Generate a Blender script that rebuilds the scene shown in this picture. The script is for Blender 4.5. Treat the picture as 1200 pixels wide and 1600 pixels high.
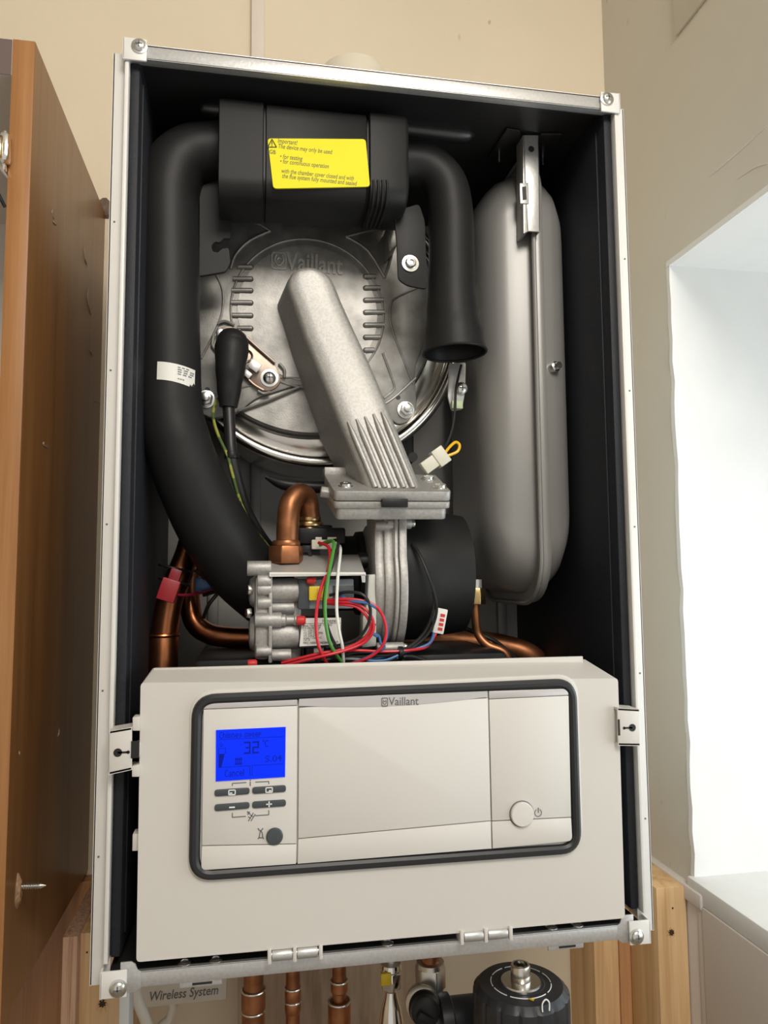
import bpy, bmesh, math, random
from mathutils import Vector as V, Matrix
random.seed(4)
PI = math.pi
S = bpy.context.scene
for o in list(bpy.data.objects): bpy.data.objects.remove(o)

# ---------------------------------------------------------------- camera
CAMLOC = V((0.103502387, -0.582511932, 0.294113051))
CAMROT = (1.65709758, 0.00736550925, -0.175192424)
F = 1155.0
cd = bpy.data.cameras.new('camera'); cam = bpy.data.objects.new('camera', cd)
S.collection.objects.link(cam); S.camera = cam
cam.location = CAMLOC; cam.rotation_euler = CAMROT
cd.sensor_fit = 'VERTICAL'; cd.sensor_height = 24.0; cd.sensor_width = 18.0
cd.lens = F / 1600 * 24.0; cd.clip_start = 0.01
from mathutils import Euler
RM = Euler(CAMROT).to_matrix()

# ---------------------------------------------------------------- world and light
w = bpy.data.worlds.new('world'); S.world = w; w.use_nodes = True
nt = w.node_tree; bgn = nt.nodes['Background']
bgn.inputs[0].default_value = (1.0, 0.95, 0.89, 1); bgn.inputs[1].default_value = 0.61
S.view_settings.view_transform = 'Standard'; S.view_settings.look = 'None'
S.view_settings.exposure = 0.0; S.view_settings.gamma = 1; S.view_settings.use_curve_mapping = False

def area(name, loc, rot, sx, sy, power, col):
    l = bpy.data.lights.new(name, 'AREA'); l.shape = 'RECTANGLE'; l.size = sx; l.size_y = sy
    l.energy = power; l.color = col
    o = bpy.data.objects.new(name, l); S.collection.objects.link(o); o.location = loc; o.rotation_euler = rot
    return o
# daylight through the window in the niche on the right
area('window_daylight', (1.045, -0.36, 0.20), (math.radians(90), 0, math.radians(90)), 0.95, 0.42, 4.6, (0.86, 0.94, 1.0))
# ceiling lamp of the kitchen, above and behind the photographer
area('ceiling_lamp', (0.34, -1.15, 1.20), (math.radians(45), 0, math.radians(8)), 0.5, 0.5, 15, (1.0, 0.94, 0.86))

# ---------------------------------------------------------------- helpers
def P(u, v, y):
    d = RM @ V(((u - 600) / F, -(v - 800) / F, -1))
    return CAMLOC + d * ((y - CAMLOC.y) / d.y)
def PX(u, v, x):
    d = RM @ V(((u - 600) / F, -(v - 800) / F, -1))
    return CAMLOC + d * ((x - CAMLOC.x) / d.x)

def PL(L):
    return [P(*q) for q in L]

class MB:
    def __init__(s): s.bm = bmesh.new(); s.m = []
    def mi(s, m):
        if m not in s.m: s.m.append(m)
        return s.m.index(m)
    def _fin(s, faces, m, bev=0, seg=2):
        i = s.mi(m)
        for f in faces: f.material_index = i; f.smooth = True
        if bev > 0:
            es = set()
            for f in faces:
                for e in f.edges:
                    if len(e.link_faces) == 2 and e.calc_face_angle(0) > 0.6: es.add(e)
            if es:
                r = bmesh.ops.bevel(s.bm, geom=list(es), offset=bev, segments=seg, affect='EDGES', profile=.5, clamp_overlap=True)
                for f in r['faces']: f.material_index = i; f.smooth = True
    def rings(s, R, m, cap=True, closed=False, bev=0, seg=2):
        vs = [[s.bm.verts.new(p) for p in r] for r in R]
        n = len(R[0]); F_ = []
        k = len(R)
        for a in range(k if closed else k - 1):
            b = (a + 1) % k
            for j in range(n):
                j2 = (j + 1) % n
                try: F_.append(s.bm.faces.new((vs[a][j], vs[a][j2], vs[b][j2], vs[b][j])))
                except ValueError: pass
        if cap and not closed:
            F_.append(s.bm.faces.new(vs[0][::-1])); F_.append(s.bm.faces.new(vs[-1]))
        bmesh.ops.recalc_face_normals(s.bm, faces=F_)
        s._fin(F_, m, bev, seg); return s
    def box(s, a, b, m, bev=0, rot=None, piv=None, seg=2):
        a = V(a); b = V(b)
        c = [V((x, y, z)) for x in (a.x, b.x) for y in (a.y, b.y) for z in (a.z, b.z)]
        if rot:
            pv = V(piv) if piv else (a + b) / 2
            c = [pv + rot @ (q - pv) for q in c]
        return s.rings([[c[0], c[4], c[6], c[2]], [c[1], c[5], c[7], c[3]]], m, bev=bev, seg=seg)
    def hexa(s, front, back, m, bev=0):
        return s.rings([front, back], m, bev=bev)
    def prism(s, pts, o, ux, uy, un, d, m, bev=0, seg=2):
        o, ux, uy, un = V(o), V(ux), V(uy), V(un)
        r0 = [o + ux * x + uy * y for x, y in pts]
        return s.rings([r0, [p + un * d for p in r0]], m, bev=bev, seg=seg)
    def slab(s, pts, d, m, bev=0, seg=2):
        """polygon given as world points (front), pushed d along +y"""
        pts = [V(p) for p in pts]
        return s.rings([pts, [p + V((0, d, 0)) for p in pts]], m, bev=bev, seg=seg)
    def cyl(s, p0, p1, r0, m, r1=None, n=24, bev=0, rot=0):
        p0, p1 = V(p0), V(p1); r1 = r0 if r1 is None else r1
        d = (p1 - p0).normalized()
        a = d.orthogonal().normalized(); b = d.cross(a)
        if abs(d.z) < .99:
            a = d.cross(V((0, 0, 1))).normalized(); b = d.cross(a)
        def ring(c, r): return [c + (a * math.cos(rot + 2 * PI * i / n) + b * math.sin(rot + 2 * PI * i / n)) * r for i in range(n)]
        return s.rings([ring(p0, r0), ring(p1, r1)], m, bev=bev)
    def lathe(s, o, ax, prof, m, n=40, cap=True, ph=0):
        """prof = [(radius, distance along axis)]"""
        o = V(o); d = V(ax).normalized()
        a = (d.cross(V((0, 0, 1))) if abs(d.z) < .99 else V((1, 0, 0))).normalized(); b = d.cross(a)
        R = [[o + d * h + (a * math.cos(ph + 2 * PI * i / n) + b * math.sin(ph + 2 * PI * i / n)) * max(r, 1e-5) for i in range(n)] for r, h in prof]
        return s.rings(R, m, cap=cap)
    def tube(s, pts, r, m, n=12, sub=6, cap=True, sx=1.0):
        pts = [V(p) for p in pts]
        rr = r if isinstance(r, (list, tuple)) else [r] * len(pts)
        C, RR = [], []
        if sub > 1 and len(pts) > 2:
            for i in range(len(pts) - 1):
                p0 = pts[max(i - 1, 0)]; p1 = pts[i]; p2 = pts[i + 1]; p3 = pts[min(i + 2, len(pts) - 1)]
                for k in range(sub):
                    t = k / sub; t2 = t * t; t3 = t2 * t
                    C.append(.5 * ((2 * p1) + (p2 - p0) * t + (2 * p0 - 5 * p1 + 4 * p2 - p3) * t2 + (3 * p1 - p0 - 3 * p2 + p3) * t3))
                    tt = t * t * (3 - 2 * t)
                    RR.append(rr[i] * (1 - tt) + rr[i + 1] * tt)
            C.append(pts[-1]); RR.append(rr[-1])
        else: C = pts; RR = list(rr)
        R = []; prev = None
        for i, c in enumerate(C):
            t = (C[min(i + 1, len(C) - 1)] - C[max(i - 1, 0)])
            if t.length < 1e-9: t = V((0, 0, 1))
            t.normalize()
            if prev is None: a = t.orthogonal().normalized()
            else:
                a = prev - t * prev.dot(t); a.normalize()
            prev = a; b = t.cross(a)
            R.append([c + (a * math.cos(2 * PI * j / n) + b * math.sin(2 * PI * j / n)) * RR[i] for j in range(n)])
        return s.rings(R, m, cap=cap)
    def torus(s, c, ax, R, r, m, n=64, k=12, a0=0, a1=2 * PI, up=(0, 0, 1)):
        c = V(c); d = V(ax).normalized(); a = d.cross(V(up)).normalized(); b = d.cross(a)
        full = abs(a1 - a0 - 2 * PI) < 1e-4
        cnt = n if full else n + 1
        RR = []
        for i in range(cnt):
            t = a0 + (a1 - a0) * i / n
            e = a * math.cos(t) + b * math.sin(t)
            RR.append([c + e * (R + r * math.cos(2 * PI * j / k)) + d * r * math.sin(2 * PI * j / k) for j in range(k)])
        return s.rings(RR, m, closed=full)
    def sphere(s, c, r, m, sc=(1, 1, 1), n=16):
        c = V(c); R = []
        for i in range(1, n):
            t = PI * i / n
            R.append([c + V((math.sin(t) * math.cos(2 * PI * j / n) * sc[0], math.sin(t) * math.sin(2 * PI * j / n) * sc[1], math.cos(t) * sc[2])) * r for j in range(n)])
        return s.rings(R, m)
    def text(s, txt, o, ux, uy, size, m, ext=.0002, width=None, align='LEFT', shear=0, bold=0):
        cu = bpy.data.curves.new('t', 'FONT'); cu.body = txt; cu.size = 1; cu.extrude = 0; cu.resolution_u = 3
        cu.shear = shear; cu.offset = bold
        ob = bpy.data.objects.new('t', cu); S.collection.objects.link(ob)
        dg = bpy.context.evaluated_depsgraph_get(); me = bpy.data.meshes.new_from_object(ob.evaluated_get(dg))
        bpy.data.objects.remove(ob)
        if not me.vertices: return s
        xs = [v.co.x for v in me.vertices]; x0, x1 = min(xs), max(xs)
        ux = V(ux).normalized(); uy = V(uy).normalized(); un = ux.cross(uy)
        kx = size if width is None else width / (x1 - x0)
        if align == 'CENTER': off = -(x0 + x1) / 2
        elif align == 'RIGHT': off = -x1
        else: off = -x0
        tm = bmesh.new(); tm.from_mesh(me); bpy.data.meshes.remove(me)
        r = bmesh.ops.extrude_face_region(tm, geom=list(tm.faces))
        top = [g for g in r['geom'] if isinstance(g, bmesh.types.BMVert)]
        tops = set(top)
        vm = {}
        o = V(o)
        for v in tm.verts:
            vm[v] = s.bm.verts.new(o + ux * (v.co.x + off) * kx + uy * v.co.y * size + un * (ext if v in tops else 0))
        i = s.mi(m)
        for f in tm.faces:
            try: g = s.bm.faces.new([vm[v] for v in f.verts]); g.material_index = i
            except ValueError: pass
        tm.free(); return s
    def build(s, name, parent=None, angle=35, inv=None):
        me = bpy.data.meshes.new(name); s.bm.normal_update(); s.bm.to_mesh(me); s.bm.free()
        for m in s.m: me.materials.append(m)
        ob = bpy.data.objects.new(name, me); S.collection.objects.link(ob)
        try: me.set_sharp_from_angle(angle=math.radians(angle))
        except Exception: pass
        # origin at the mesh's own centre
        if me.vertices:
            lo = V([min(v.co[i] for v in me.vertices) for i in range(3)]); hi = V([max(v.co[i] for v in me.vertices) for i in range(3)])
            c = (lo + hi) / 2; me.transform(Matrix.Translation(-c)); 
        else: c = V((0, 0, 0))
        ob['wc'] = list(c)
        if parent is not None:
            pc = V(parent['wc']); ob.parent = parent; ob.location = c - pc
        else: ob.location = c
        return ob

def empty(name, loc):
    o = bpy.data.objects.new(name, None); S.collection.objects.link(o); o.location = loc; o.empty_display_size = .03
    o['wc'] = list(loc); return o
def tag(o, label, cat, group=None):
    o['label'] = label; o['category'] = cat
    if group: o['group'] = group
    return o
def lab(o, label): o['label'] = label; return o
def struct(o): o['kind'] = 'structure'; return o

def rrect(w, h, r, k=6):
    pts = []
    for cx, cy, a in ((w / 2 - r, h / 2 - r, 0), (-w / 2 + r, h / 2 - r, 90), (-w / 2 + r, -h / 2 + r, 180), (w / 2 - r, -h / 2 + r, 270)):
        for i in range(k + 1):
            t = math.radians(a + 90 * i / k); pts.append((cx + r * math.cos(t), cy + r * math.sin(t)))
    return pts
def round_poly(pts, r, k=5):
    """round the corners of a world-space polygon"""
    out = []; n = len(pts)
    for i in range(n):
        p = V(pts[i]); a = V(pts[i - 1]); b = V(pts[(i + 1) % n])
        da = (a - p); db = (b - p); rr = min(r, da.length * .45, db.length * .45)
        s = p + da.normalized() * rr; e = p + db.normalized() * rr
        for j in range(k + 1):
            t = j / k; out.append(s * (1 - t) ** 2 + p * 2 * t * (1 - t) + e * t * t)
    return out

# ---------------------------------------------------------------- materials
def mat(name, col, rough=.5, metal=0, noise=0, nscale=30, bump=0, bscale=200, col2=None, stretch=(1, 1, 1), spec=None, coat=0, emit=None, detail=4, contrast=(.35, .65)):
    m = bpy.data.materials.new(name); m.use_nodes = True
    n = m.node_tree.nodes; L = m.node_tree.links; b = n['Principled BSDF']
    b.inputs['Base Color'].default_value = (*col, 1); b.inputs['Roughness'].default_value = rough; b.inputs['Metallic'].default_value = metal
    if spec is not None: b.inputs['Specular IOR Level'].default_value = spec
    if coat: b.inputs['Coat Weight'].default_value = coat
    tc = n.new('ShaderNodeTexCoord'); mp = n.new('ShaderNodeMapping'); mp.inputs['Scale'].default_value = stretch
    L.new(tc.outputs['Object'], mp.inputs[0])
    if col2 is None and noise: col2 = tuple(c * (1 - noise) for c in col)
    if col2 is not None:
        nz = n.new('ShaderNodeTexNoise'); nz.inputs['Scale'].default_value = nscale; nz.inputs['Detail'].default_value = detail
        L.new(mp.outputs[0], nz.inputs['Vector'])
        cr = n.new('ShaderNodeValToRGB'); cr.color_ramp.elements[0].position = contrast[0]; cr.color_ramp.elements[1].position = contrast[1]
        cr.color_ramp.elements[0].color = (*col2, 1); cr.color_ramp.elements[1].color = (*col, 1)
        L.new(nz.outputs['Fac'], cr.inputs[0]); L.new(cr.outputs[0], b.inputs['Base Color'])
    if bump:
        n2 = n.new('ShaderNodeTexNoise'); n2.inputs['Scale'].default_value = bscale; n2.inputs['Detail'].default_value = 3
        L.new(mp.outputs[0], n2.inputs['Vector'])
        bp = n.new('ShaderNodeBump'); bp.inputs['Strength'].default_value = bump; bp.inputs['Distance'].default_value = .001
        L.new(n2.outputs['Fac'], bp.inputs['Height']); L.new(bp.outputs[0], b.inputs['Normal'])
    if emit:
        b.inputs['Emission Color'].default_value = (*emit[0], 1); b.inputs['Emission Strength'].default_value = emit[1]
    return m

def wood(name, c1, c2, c3, rough=.4, scale=40, stretch=(1, 1, .04), bump=.15, coat=0):
    m = bpy.data.materials.new(name); m.use_nodes = True
    n = m.node_tree.nodes; L = m.node_tree.links; b = n['Principled BSDF']; b.inputs['Roughness'].default_value = rough
    if coat: b.inputs['Coat Weight'].default_value = coat; b.inputs['Coat Roughness'].default_value = .3
    tc = n.new('ShaderNodeTexCoord'); mp = n.new('ShaderNodeMapping'); mp.inputs['Scale'].default_value = stretch
    L.new(tc.outputs['Object'], mp.inputs[0])
    a = n.new('ShaderNodeTexNoise'); a.inputs['Scale'].default_value = scale; a.inputs['Detail'].default_value = 3
    a.inputs['Distortion'].default_value = .6
    f = n.new('ShaderNodeTexNoise'); f.inputs['Scale'].default_value = scale * 8; f.inputs['Detail'].default_value = 2
    L.new(mp.outputs[0], a.inputs['Vector']); L.new(mp.outputs[0], f.inputs['Vector'])
    mx = n.new('ShaderNodeMath'); mx.operation = 'MULTIPLY_ADD'; mx.inputs[1].default_value = .35
    L.new(f.outputs['Fac'], mx.inputs[0]); L.new(a.outputs['Fac'], mx.inputs[2])
    cr = n.new('ShaderNodeValToRGB'); e = cr.color_ramp.elements
    e[0].position = .42; e[0].color = (*c1, 1); e[1].position = .9; e[1].color = (*c3, 1)
    k = e.new(.66); k.color = (*c2, 1)
    L.new(mx.outputs[0], cr.inputs[0]); L.new(cr.outputs[0], b.inputs['Base Color'])
    bp = n.new('ShaderNodeBump'); bp.inputs['Strength'].default_value = bump; bp.inputs['Distance'].default_value = .0005
    L.new(mx.outputs[0], bp.inputs['Height']); L.new(bp.outputs[0], b.inputs['Normal'])
    return m

def wallpaint(name, col, stain, rough=.75):
    m = mat(name, col, rough, bump=.25, bscale=90)
    n = m.node_tree.nodes; L = m.node_tree.links; b = n['Principled BSDF']; tc = n['Texture Coordinate']
    a = n.new('ShaderNodeTexNoise'); a.inputs['Scale'].default_value = 3; a.inputs['Detail'].default_value = 8
    L.new(tc.outputs['Object'], a.inputs['Vector'])
    cr = n.new('ShaderNodeValToRGB'); cr.color_ramp.elements[0].position = .3; cr.color_ramp.elements[1].position = .62
    cr.color_ramp.elements[0].color = (*[c * .93 for c in col], 1); cr.color_ramp.elements[1].color = (*col, 1)
    L.new(a.outputs['Fac'], cr.inputs[0])
    mp = n.new('ShaderNodeMapping'); mp.inputs['Scale'].default_value = (9, 9, 4); mp.inputs['Rotation'].default_value = (.3, .4, .2)
    L.new(tc.outputs['Object'], mp.inputs[0])
    v = n.new('ShaderNodeTexNoise'); v.inputs['Scale'].default_value = 5; v.inputs['Detail'].default_value = 2
    L.new(mp.outputs[0], v.inputs['Vector'])
    c2 = n.new('ShaderNodeValToRGB'); c2.color_ramp.elements[0].position = .735; c2.color_ramp.elements[1].position = .77
    c2.color_ramp.elements[0].color = (0, 0, 0, 1); c2.color_ramp.elements[1].color = (.6, .6, .6, 1)
    L.new(v.outputs['Fac'], c2.inputs[0])
    mx = n.new('ShaderNodeMixRGB'); mx.inputs['Color2'].default_value = (*stain, 1)
    L.new(c2.outputs[0], mx.inputs['Fac']); L.new(cr.outputs[0], mx.inputs['Color1']); L.new(mx.outputs[0], b.inputs['Base Color'])
    return m

WALLB = wallpaint('cream_wall_paint', (.76, .665, .505), (.42, .30, .18))
WALLR = wallpaint('pale_wall_paint', (.66, .63, .55), (.40, .34, .25))
PLAST = mat('white_plaster', (.82, .82, .80), .8, noise=.05, nscale=12, bump=.5, bscale=60)
BOARD = mat('painted_board', (.66, .60, .55), .5, noise=.04, nscale=6)
FLOORM = mat('floor_vinyl', (.35, .30, .25), .5, noise=.2, nscale=5)
WHITE = mat('white_painted_steel', (.74, .73, .70), .38, noise=.03, nscale=8)
PANEL = mat('warm_white_plastic', (.64, .615, .57), .42, noise=.03, nscale=5)
FASC = mat('light_grey_fascia', (.68, .66, .62), .36)
SILV = mat('silver_strip', (.62, .60, .60), .35, metal=.4)
GALV = mat('galvanised_steel', (.62, .62, .61), .42, metal=.7, noise=.10, nscale=400, bump=.15, bscale=300)
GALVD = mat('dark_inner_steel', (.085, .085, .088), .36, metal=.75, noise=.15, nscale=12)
BACKM = mat('grey_back_steel', (.46, .45, .43), .5, metal=.25, noise=.12, nscale=12)
FOAM = mat('black_insulation', (.008, .010, .016), .62, noise=.3, nscale=300, bump=.3, bscale=500)
BLK = mat('matt_black_plastic', (.015, .015, .015), .50, noise=.1, nscale=40, bump=.05, bscale=500, spec=.26)
BLKG = mat('black_plastic', (.011, .011, .012), .42, spec=.3)
RUB = mat('black_rubber', (.016, .017, .019), .42)
CAST = mat('cast_aluminium', (.46, .45, .43), .52, metal=.62, noise=.14, nscale=420, bump=.16, bscale=900, detail=8, contrast=(.38, .6))
CASTD = mat('aged_cast_aluminium', (.36, .35, .33), .46, metal=.7, noise=.34, nscale=60, bump=.12, bscale=700, detail=10)
STEEL = mat('polished_steel', (.74, .71, .66), .22, metal=1, noise=.05, nscale=6)
CHROME = mat('chrome', (.80, .79, .76), .10, metal=1)
ZINC = mat('zinc_screw', (.72, .72, .70), .25, metal=1)
COP = mat('bare_copper', (.58, .22, .10), .28, metal=1, noise=.45, nscale=22, detail=6)
COPD = mat('dull_copper', (.46, .19, .085), .40, metal=.85, noise=.5, nscale=45, detail=9)
BRASS = mat('brass', (.62, .44, .20), .28, metal=1, noise=.3, nscale=30)
VES = mat('grey_vessel_paint', (.29, .285, .275), .40, metal=.3, noise=.05, nscale=5, bump=.04, bscale=300)
YEL = mat('yellow_label', (.80, .72, .008), .5, spec=.2)
INK = mat('black_print', (.01, .01, .01), .5)
GINK = mat('grey_print', (.13, .13, .13), .5)
LBL = mat('white_label', (.76, .75, .70), .45)
SCR = mat('lcd_blue', (.0, .003, .05), .5, spec=.15, emit=((.0, .030, 1.0), .95))
SCRT = mat('lcd_dark_pixels', (.0, .005, .08), .5, spec=.15, emit=((.0, .01, .45), .55))
BTN = mat('slate_button', (.055, .065, .072), .4)
WHT = mat('white_print', (.85, .85, .85), .5)
RED = mat('red_wire', (.62, .02, .035), .35)
BLUE = mat('blue_wire', (.05, .16, .38), .35)
GRN = mat('green_wire', (.07, .28, .04), .35)
GRNY = mat('green_yellow_wire', (.30, .32, .06), .4, col2=(.07, .12, .03), nscale=120, contrast=(.48, .52))
WWH = mat('white_wire', (.78, .78, .74), .35)
YW = mat('yellow_wire', (.85, .50, .01), .35)
WRB = mat('black_wire', (.012, .012, .013), .4)
CREAM = mat('cream_connector', (.68, .66, .55), .45)
GREYP = mat('grey_plastic_coil', (.22, .25, .26), .45)
REDC = mat('red_cap', (.60, .03, .03), .45)
YELC = mat('yellow_connector', (.72, .52, .02), .4)
RUST = mat('heat_tinted_steel', (.33, .30, .26), .38, metal=.7, col2=(.28, .19, .14), nscale=40)
CAB = wood('cherry_laminate', (.14, .058, .016), (.21, .093, .026), (.27, .130, .042), rough=.33, scale=26, stretch=(1, 1, .035), bump=.05)
CABE = wood('cherry_edge_band', (.28, .120, .036), (.36, .165, .054), (.42, .21, .078), rough=.4, scale=70, stretch=(1, 1, .03), bump=.05)
PINE = wood('pine_timber', (.50, .28, .12), (.68, .44, .22), (.76, .54, .30), rough=.6, scale=22, stretch=(2, 2, .09), bump=.25)
PINEO = wood('orange_pine', (.40, .19, .08), (.55, .28, .11), (.60, .34, .16), rough=.6, scale=22, stretch=(2, 2, .09), bump=.25)
PLYE = wood('plywood_edge', (.25, .12, .06), (.50, .30, .19), (.58, .38, .25), rough=.7, scale=60, stretch=(6, 6, .1), bump=.4)
BROWNB = wood('rough_brown_board', (.20, .13, .085), (.34, .24, .16), (.44, .33, .23), rough=.8, scale=12, stretch=(2, 2, .3), bump=.5)
HOLE = mat('drilled_hole', (.05, .03, .02), .9)
INT = mat('white_laminate', (.72, .68, .62), .5)
DKED = mat('dark_edge_band', (.14, .10, .09), .5)
DUST = mat('plaster_dust', (.42, .36, .29), .9)
CHIP = mat('torn_chipboard', (.45, .28, .16), .9, noise=.4, nscale=300, bump=1, bscale=400)
FLUE = mat('flue_plastic', (.70, .64, .52), .5)
CABLE = mat('white_cable', (.74, .70, .62), .45)
BBLK = mat('filter_black', (.022, .024, .028), .42, noise=.2, nscale=50)

W = .4225          # width of the case opening
H = .72
YB = .255          # inner back
YW_ = .345         # room wall

# ================================================================= SETTING
XR = .5924
m = MB(); m.box((-1.6, YW_, -1.3), (XR + .5, YW_ + .1, 1.35), WALLB); struct(m.build('wall_back'))
m = MB()
zl, zs, yj = .668, -.043, .207         # niche: lintel, sill, far jamb
m.box((XR, yj, -1.3), (XR + .5, YW_, 1.35), WALLR)
m.box((XR, -2.2, zl), (XR + .5, yj, 1.35), WALLR)
m.box((XR, -2.2, -1.3), (XR + .5, -1.4, zl), WALLR)
m.box((XR, -1.4, -1.3), (XR + .5, yj, zs - .02), WALLR)
m.box((XR, -1.4, zs - .02), (XR + .5, -.95, zl), WALLR)
m.tube([PX(1106, 278, XR), PX(1130, 258, XR), PX(1165, 228, XR), PX(1199, 196, XR)], [.0003, .0009, .0007, .0004], PLAST, n=6)
m.tube([PX(1152, 280, XR), PX(1180, 262, XR), PX(1199, 256, XR)], [.0003, .0006, .0003], WALLR, n=6)
struct(m.build('wall_right'))
# plaster lining of the niche (jamb, soffit, sill), slightly proud and ragged at its edge
m = MB()
random.seed(8)
def ragged(fixed, n=26, j=.0012): return [fixed + random.uniform(-j, j) for _ in range(n)]
n = 30
zz = [zs + (zl - zs) * i / (n - 1) for i in range(n)]
rj = ragged(XR - .0005, n)
m.rings([[V((rj[i], yj - .006, zz[i])), V((XR + .47, yj - .006, zz[i])), V((XR + .47, yj + .001, zz[i])), V((rj[i], yj + .001 + random.uniform(-.001, .001), zz[i]))] for i in range(n)], PLAST)
yy = [-.95 + (yj + .95) * i / (n - 1) for i in range(n)]
m.rings([[V((XR - .0005 + random.uniform(-.0012, .0012), yy[i], zl - .006)), V((XR + .47, yy[i], zl - .006)), V((XR + .47, yy[i], zl + .001)), V((XR - .0005, yy[i], zl + .001))] for i in range(n)], PLAST)
struct(m.build('trim_1'))
m = MB(); m.box((XR - .007, -1.2, zs - .022), (XR + .47, yj + .0, zs), PLAST, bev=.002)
struct(m.build('trim_2'))
# boarding under the sill
m = MB()
m.box((XR - .006, .19, -1.3), (XR, YW_, zs - .012), BOARD, bev=.001)
m.box((XR - .0085, -1.2, -1.3), (XR, .178, zs - .022), BOARD, bev=.001)
m.box((XR - .007, .179, -1.3), (XR, .19, zs - .022), BOARD, bev=.002)
m.box((XR - .010, .178, zs - .026), (XR + .001, YW_, zs - .010), BOARD, bev=.002)
struct(m.build('trim_3'))
# raised plaster band high on the right wall
e0 = PX(1058, 58, XR); m = MB(); m.box((XR - .0035, -1.3, e0.z), (XR, e0.y, 1.30), WALLR, bev=.001)
struct(m.build('trim_4'))
m = MB(); m.box((-1.6, -2.2, 1.35), (XR + .5, YW_ + .1, 1.40), PLAST); struct(m.build('ceiling'))
m = MB(); m.box((-1.7, -2.2, -1.3), (-1.6, YW_ + .1, 1.40), WALLB); struct(m.build('wall_left'))
# window behind the niche
m = MB()
xw = XR + .47
for a, b in (((xw, -.95, zs), (xw + .03, -.90, zl)), ((xw, yj - .05, zs), (xw + .03, yj, zl)), ((xw, -.95, zs), (xw + .03, yj, zs + .05)), ((xw, -.95, zl - .05), (xw + .03, yj, zl)), ((xw, -.40, zs), (xw + .03, -.36, zl))):
    m.box(a, b, WHITE, bev=.003)
m.box((xw + .012, -.92, zs + .02), (xw + .016, yj - .02, zl - .02), mat('window_glass', (.85, .92, .95), .05, spec=.6))
wf = struct(m.build('window_1'))
m = MB(); m.box((-1.6, -2.2, -1.32), (XR + .5, YW_ + .1, -1.3), FLOORM); struct(m.build('floor'))

# ================================================================= BOILER
BO = empty('boiler', (W / 2, .15, 0))
tag(BO, 'open wall-mounted gas boiler, white case with its front cover off, pipes and fan exposed', 'boiler')
OX = .0105
# ---- side panels
for sgn in (0, 1):
    def X(x): return x if sgn == 0 else W - x
    m = MB()
    m.box((X(-OX), .009, .0), (X(-OX + .0012), .30, .7165), WHITE)
    m.box((X(-OX), .009, .0), (X(.0035), .0105, .7165), WHITE, bev=.0004)
    m.box((X(.0), .0, .018), (X(.0032), .0105, .708), WHITE, bev=.0008)
    for k, zz_ in enumerate((.575, .455, .335, .21, .09)):
        m.cyl((X(-OX + .004), .0092, zz_), (X(-OX + .004), .0086, zz_), .0008, GINK, n=8)
    m.build('side_panel', BO)
    m = MB()
    m.box((X(.0034), .006, .019), (X(.0110), YB, .7145), FOAM, bev=.002)
    m.box((X(.0102), .02, .03), (X(.0122), YB, .700), FOAM, bev=.0008)
    m.build('insulation_panel', BO)
# ---- top panel with folded front rail
m = MB()
m.box((.0, .0, .7075), (W, .0015, .72), GALV, bev=.0006)
m.box((.0, .0, .7075), (W, .008, .7090), GALV, bev=.0004)
m.box((.0, .0, .7185), (W, .30, .72), GALV)
m.box((.002, .008, .7150), (W - .002, YB + .01, .7165), GALVD)
m.box((.002, .0085, .7075), (W - .002, .0095, .716), GALVD)
# pressed bead across the inside of the top
pts = [V((.055, .068, .7155)), V((.08, .068, .7145)), V((.28, .068, .7145)), V((.307, .068, .7155))]
m.tube(pts, [.003, .0075, .0075, .003], GALVD, n=16)
m.build('top_panel', BO)
# ---- bottom panel and rail
m = MB()
m.box((.018, .0, -.0), (W - .018, .0015, .0112), GALV, bev=.0005)
m.box((.016, .0, .0100), (W - .016, .004, .0112), GALV, bev=.0004)
m.box((.004, .003, .0092), (W - .004, YB + .01, .0104), GALVD)
for sg in (0, 1):
    Xg = lambda x: x if sg == 0 else W - x
    m.slab([V((Xg(x), -.0002, z)) for x, z in ((.012, .0185), (.0195, .0185), (.0225, .0165), (.0240, .0125), (.0265, .0110), (.0265, .0), (.0225, -.0030), (.012, -.0030))], .0016, GALV, bev=.0005)
m.box((.0, .01, .0), (W, .30, .0012), GALV)
for (x0, x1) in ((.052, .085), (.345, .385)):
    pass
bp_ = m.build('bottom_panel', BO)
for u, v in ((288, 1508), (337, 1502), (605, 1475), (862, 1450), (902, 1446)):
    d = RM @ V(((u - 600) / F, -(v - 800) / F, -1)); t = (.0104 - CAMLOC.z) / d.z; c = CAMLOC + d * t; c.y = min(max(c.y, .006), .05)
    m = MB(); m.lathe(c, (0, 0, 1), [(.0052, 0), (.0050, .0012), (.0028, .0022), (.0026, .0014), (.0005, .0012)], ZINC, n=20)
    m.build('rivet_nut', bp_)
for u0, u1, v0, v1 in ((262, 272, 1534, 1542), ):
    pass
# slots hanging under the rail
for (ua, ub, va, vb) in ((281, 347, 1537, 1531), (855, 910, 1478, 1472)):
    a = P(ua, va, .004); b = P(ub, vb, .004)
    m = MB(); m.box((a.x, .002, -.0045), (b.x, .0035, .0005), GALV, bev=.0003)
    m.box((a.x + .009, .0012, -.0028), (b.x - .007, .0019, -.0016), INK)
    m.build('slot_tab', bp_)
# ---- back panel
m = MB()
m.box((.002, YB, .016), (W - .002, YB + .003, .716), BACKM)
m.box((.0, .297, .0), (W, .30, .72), GALV)
for x in (.055, .10, .385):
    m.box((x, YB - .006, .03), (x + .012, YB, .45), BACKM, bev=.004)
m.build('back_panel', BO)
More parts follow.
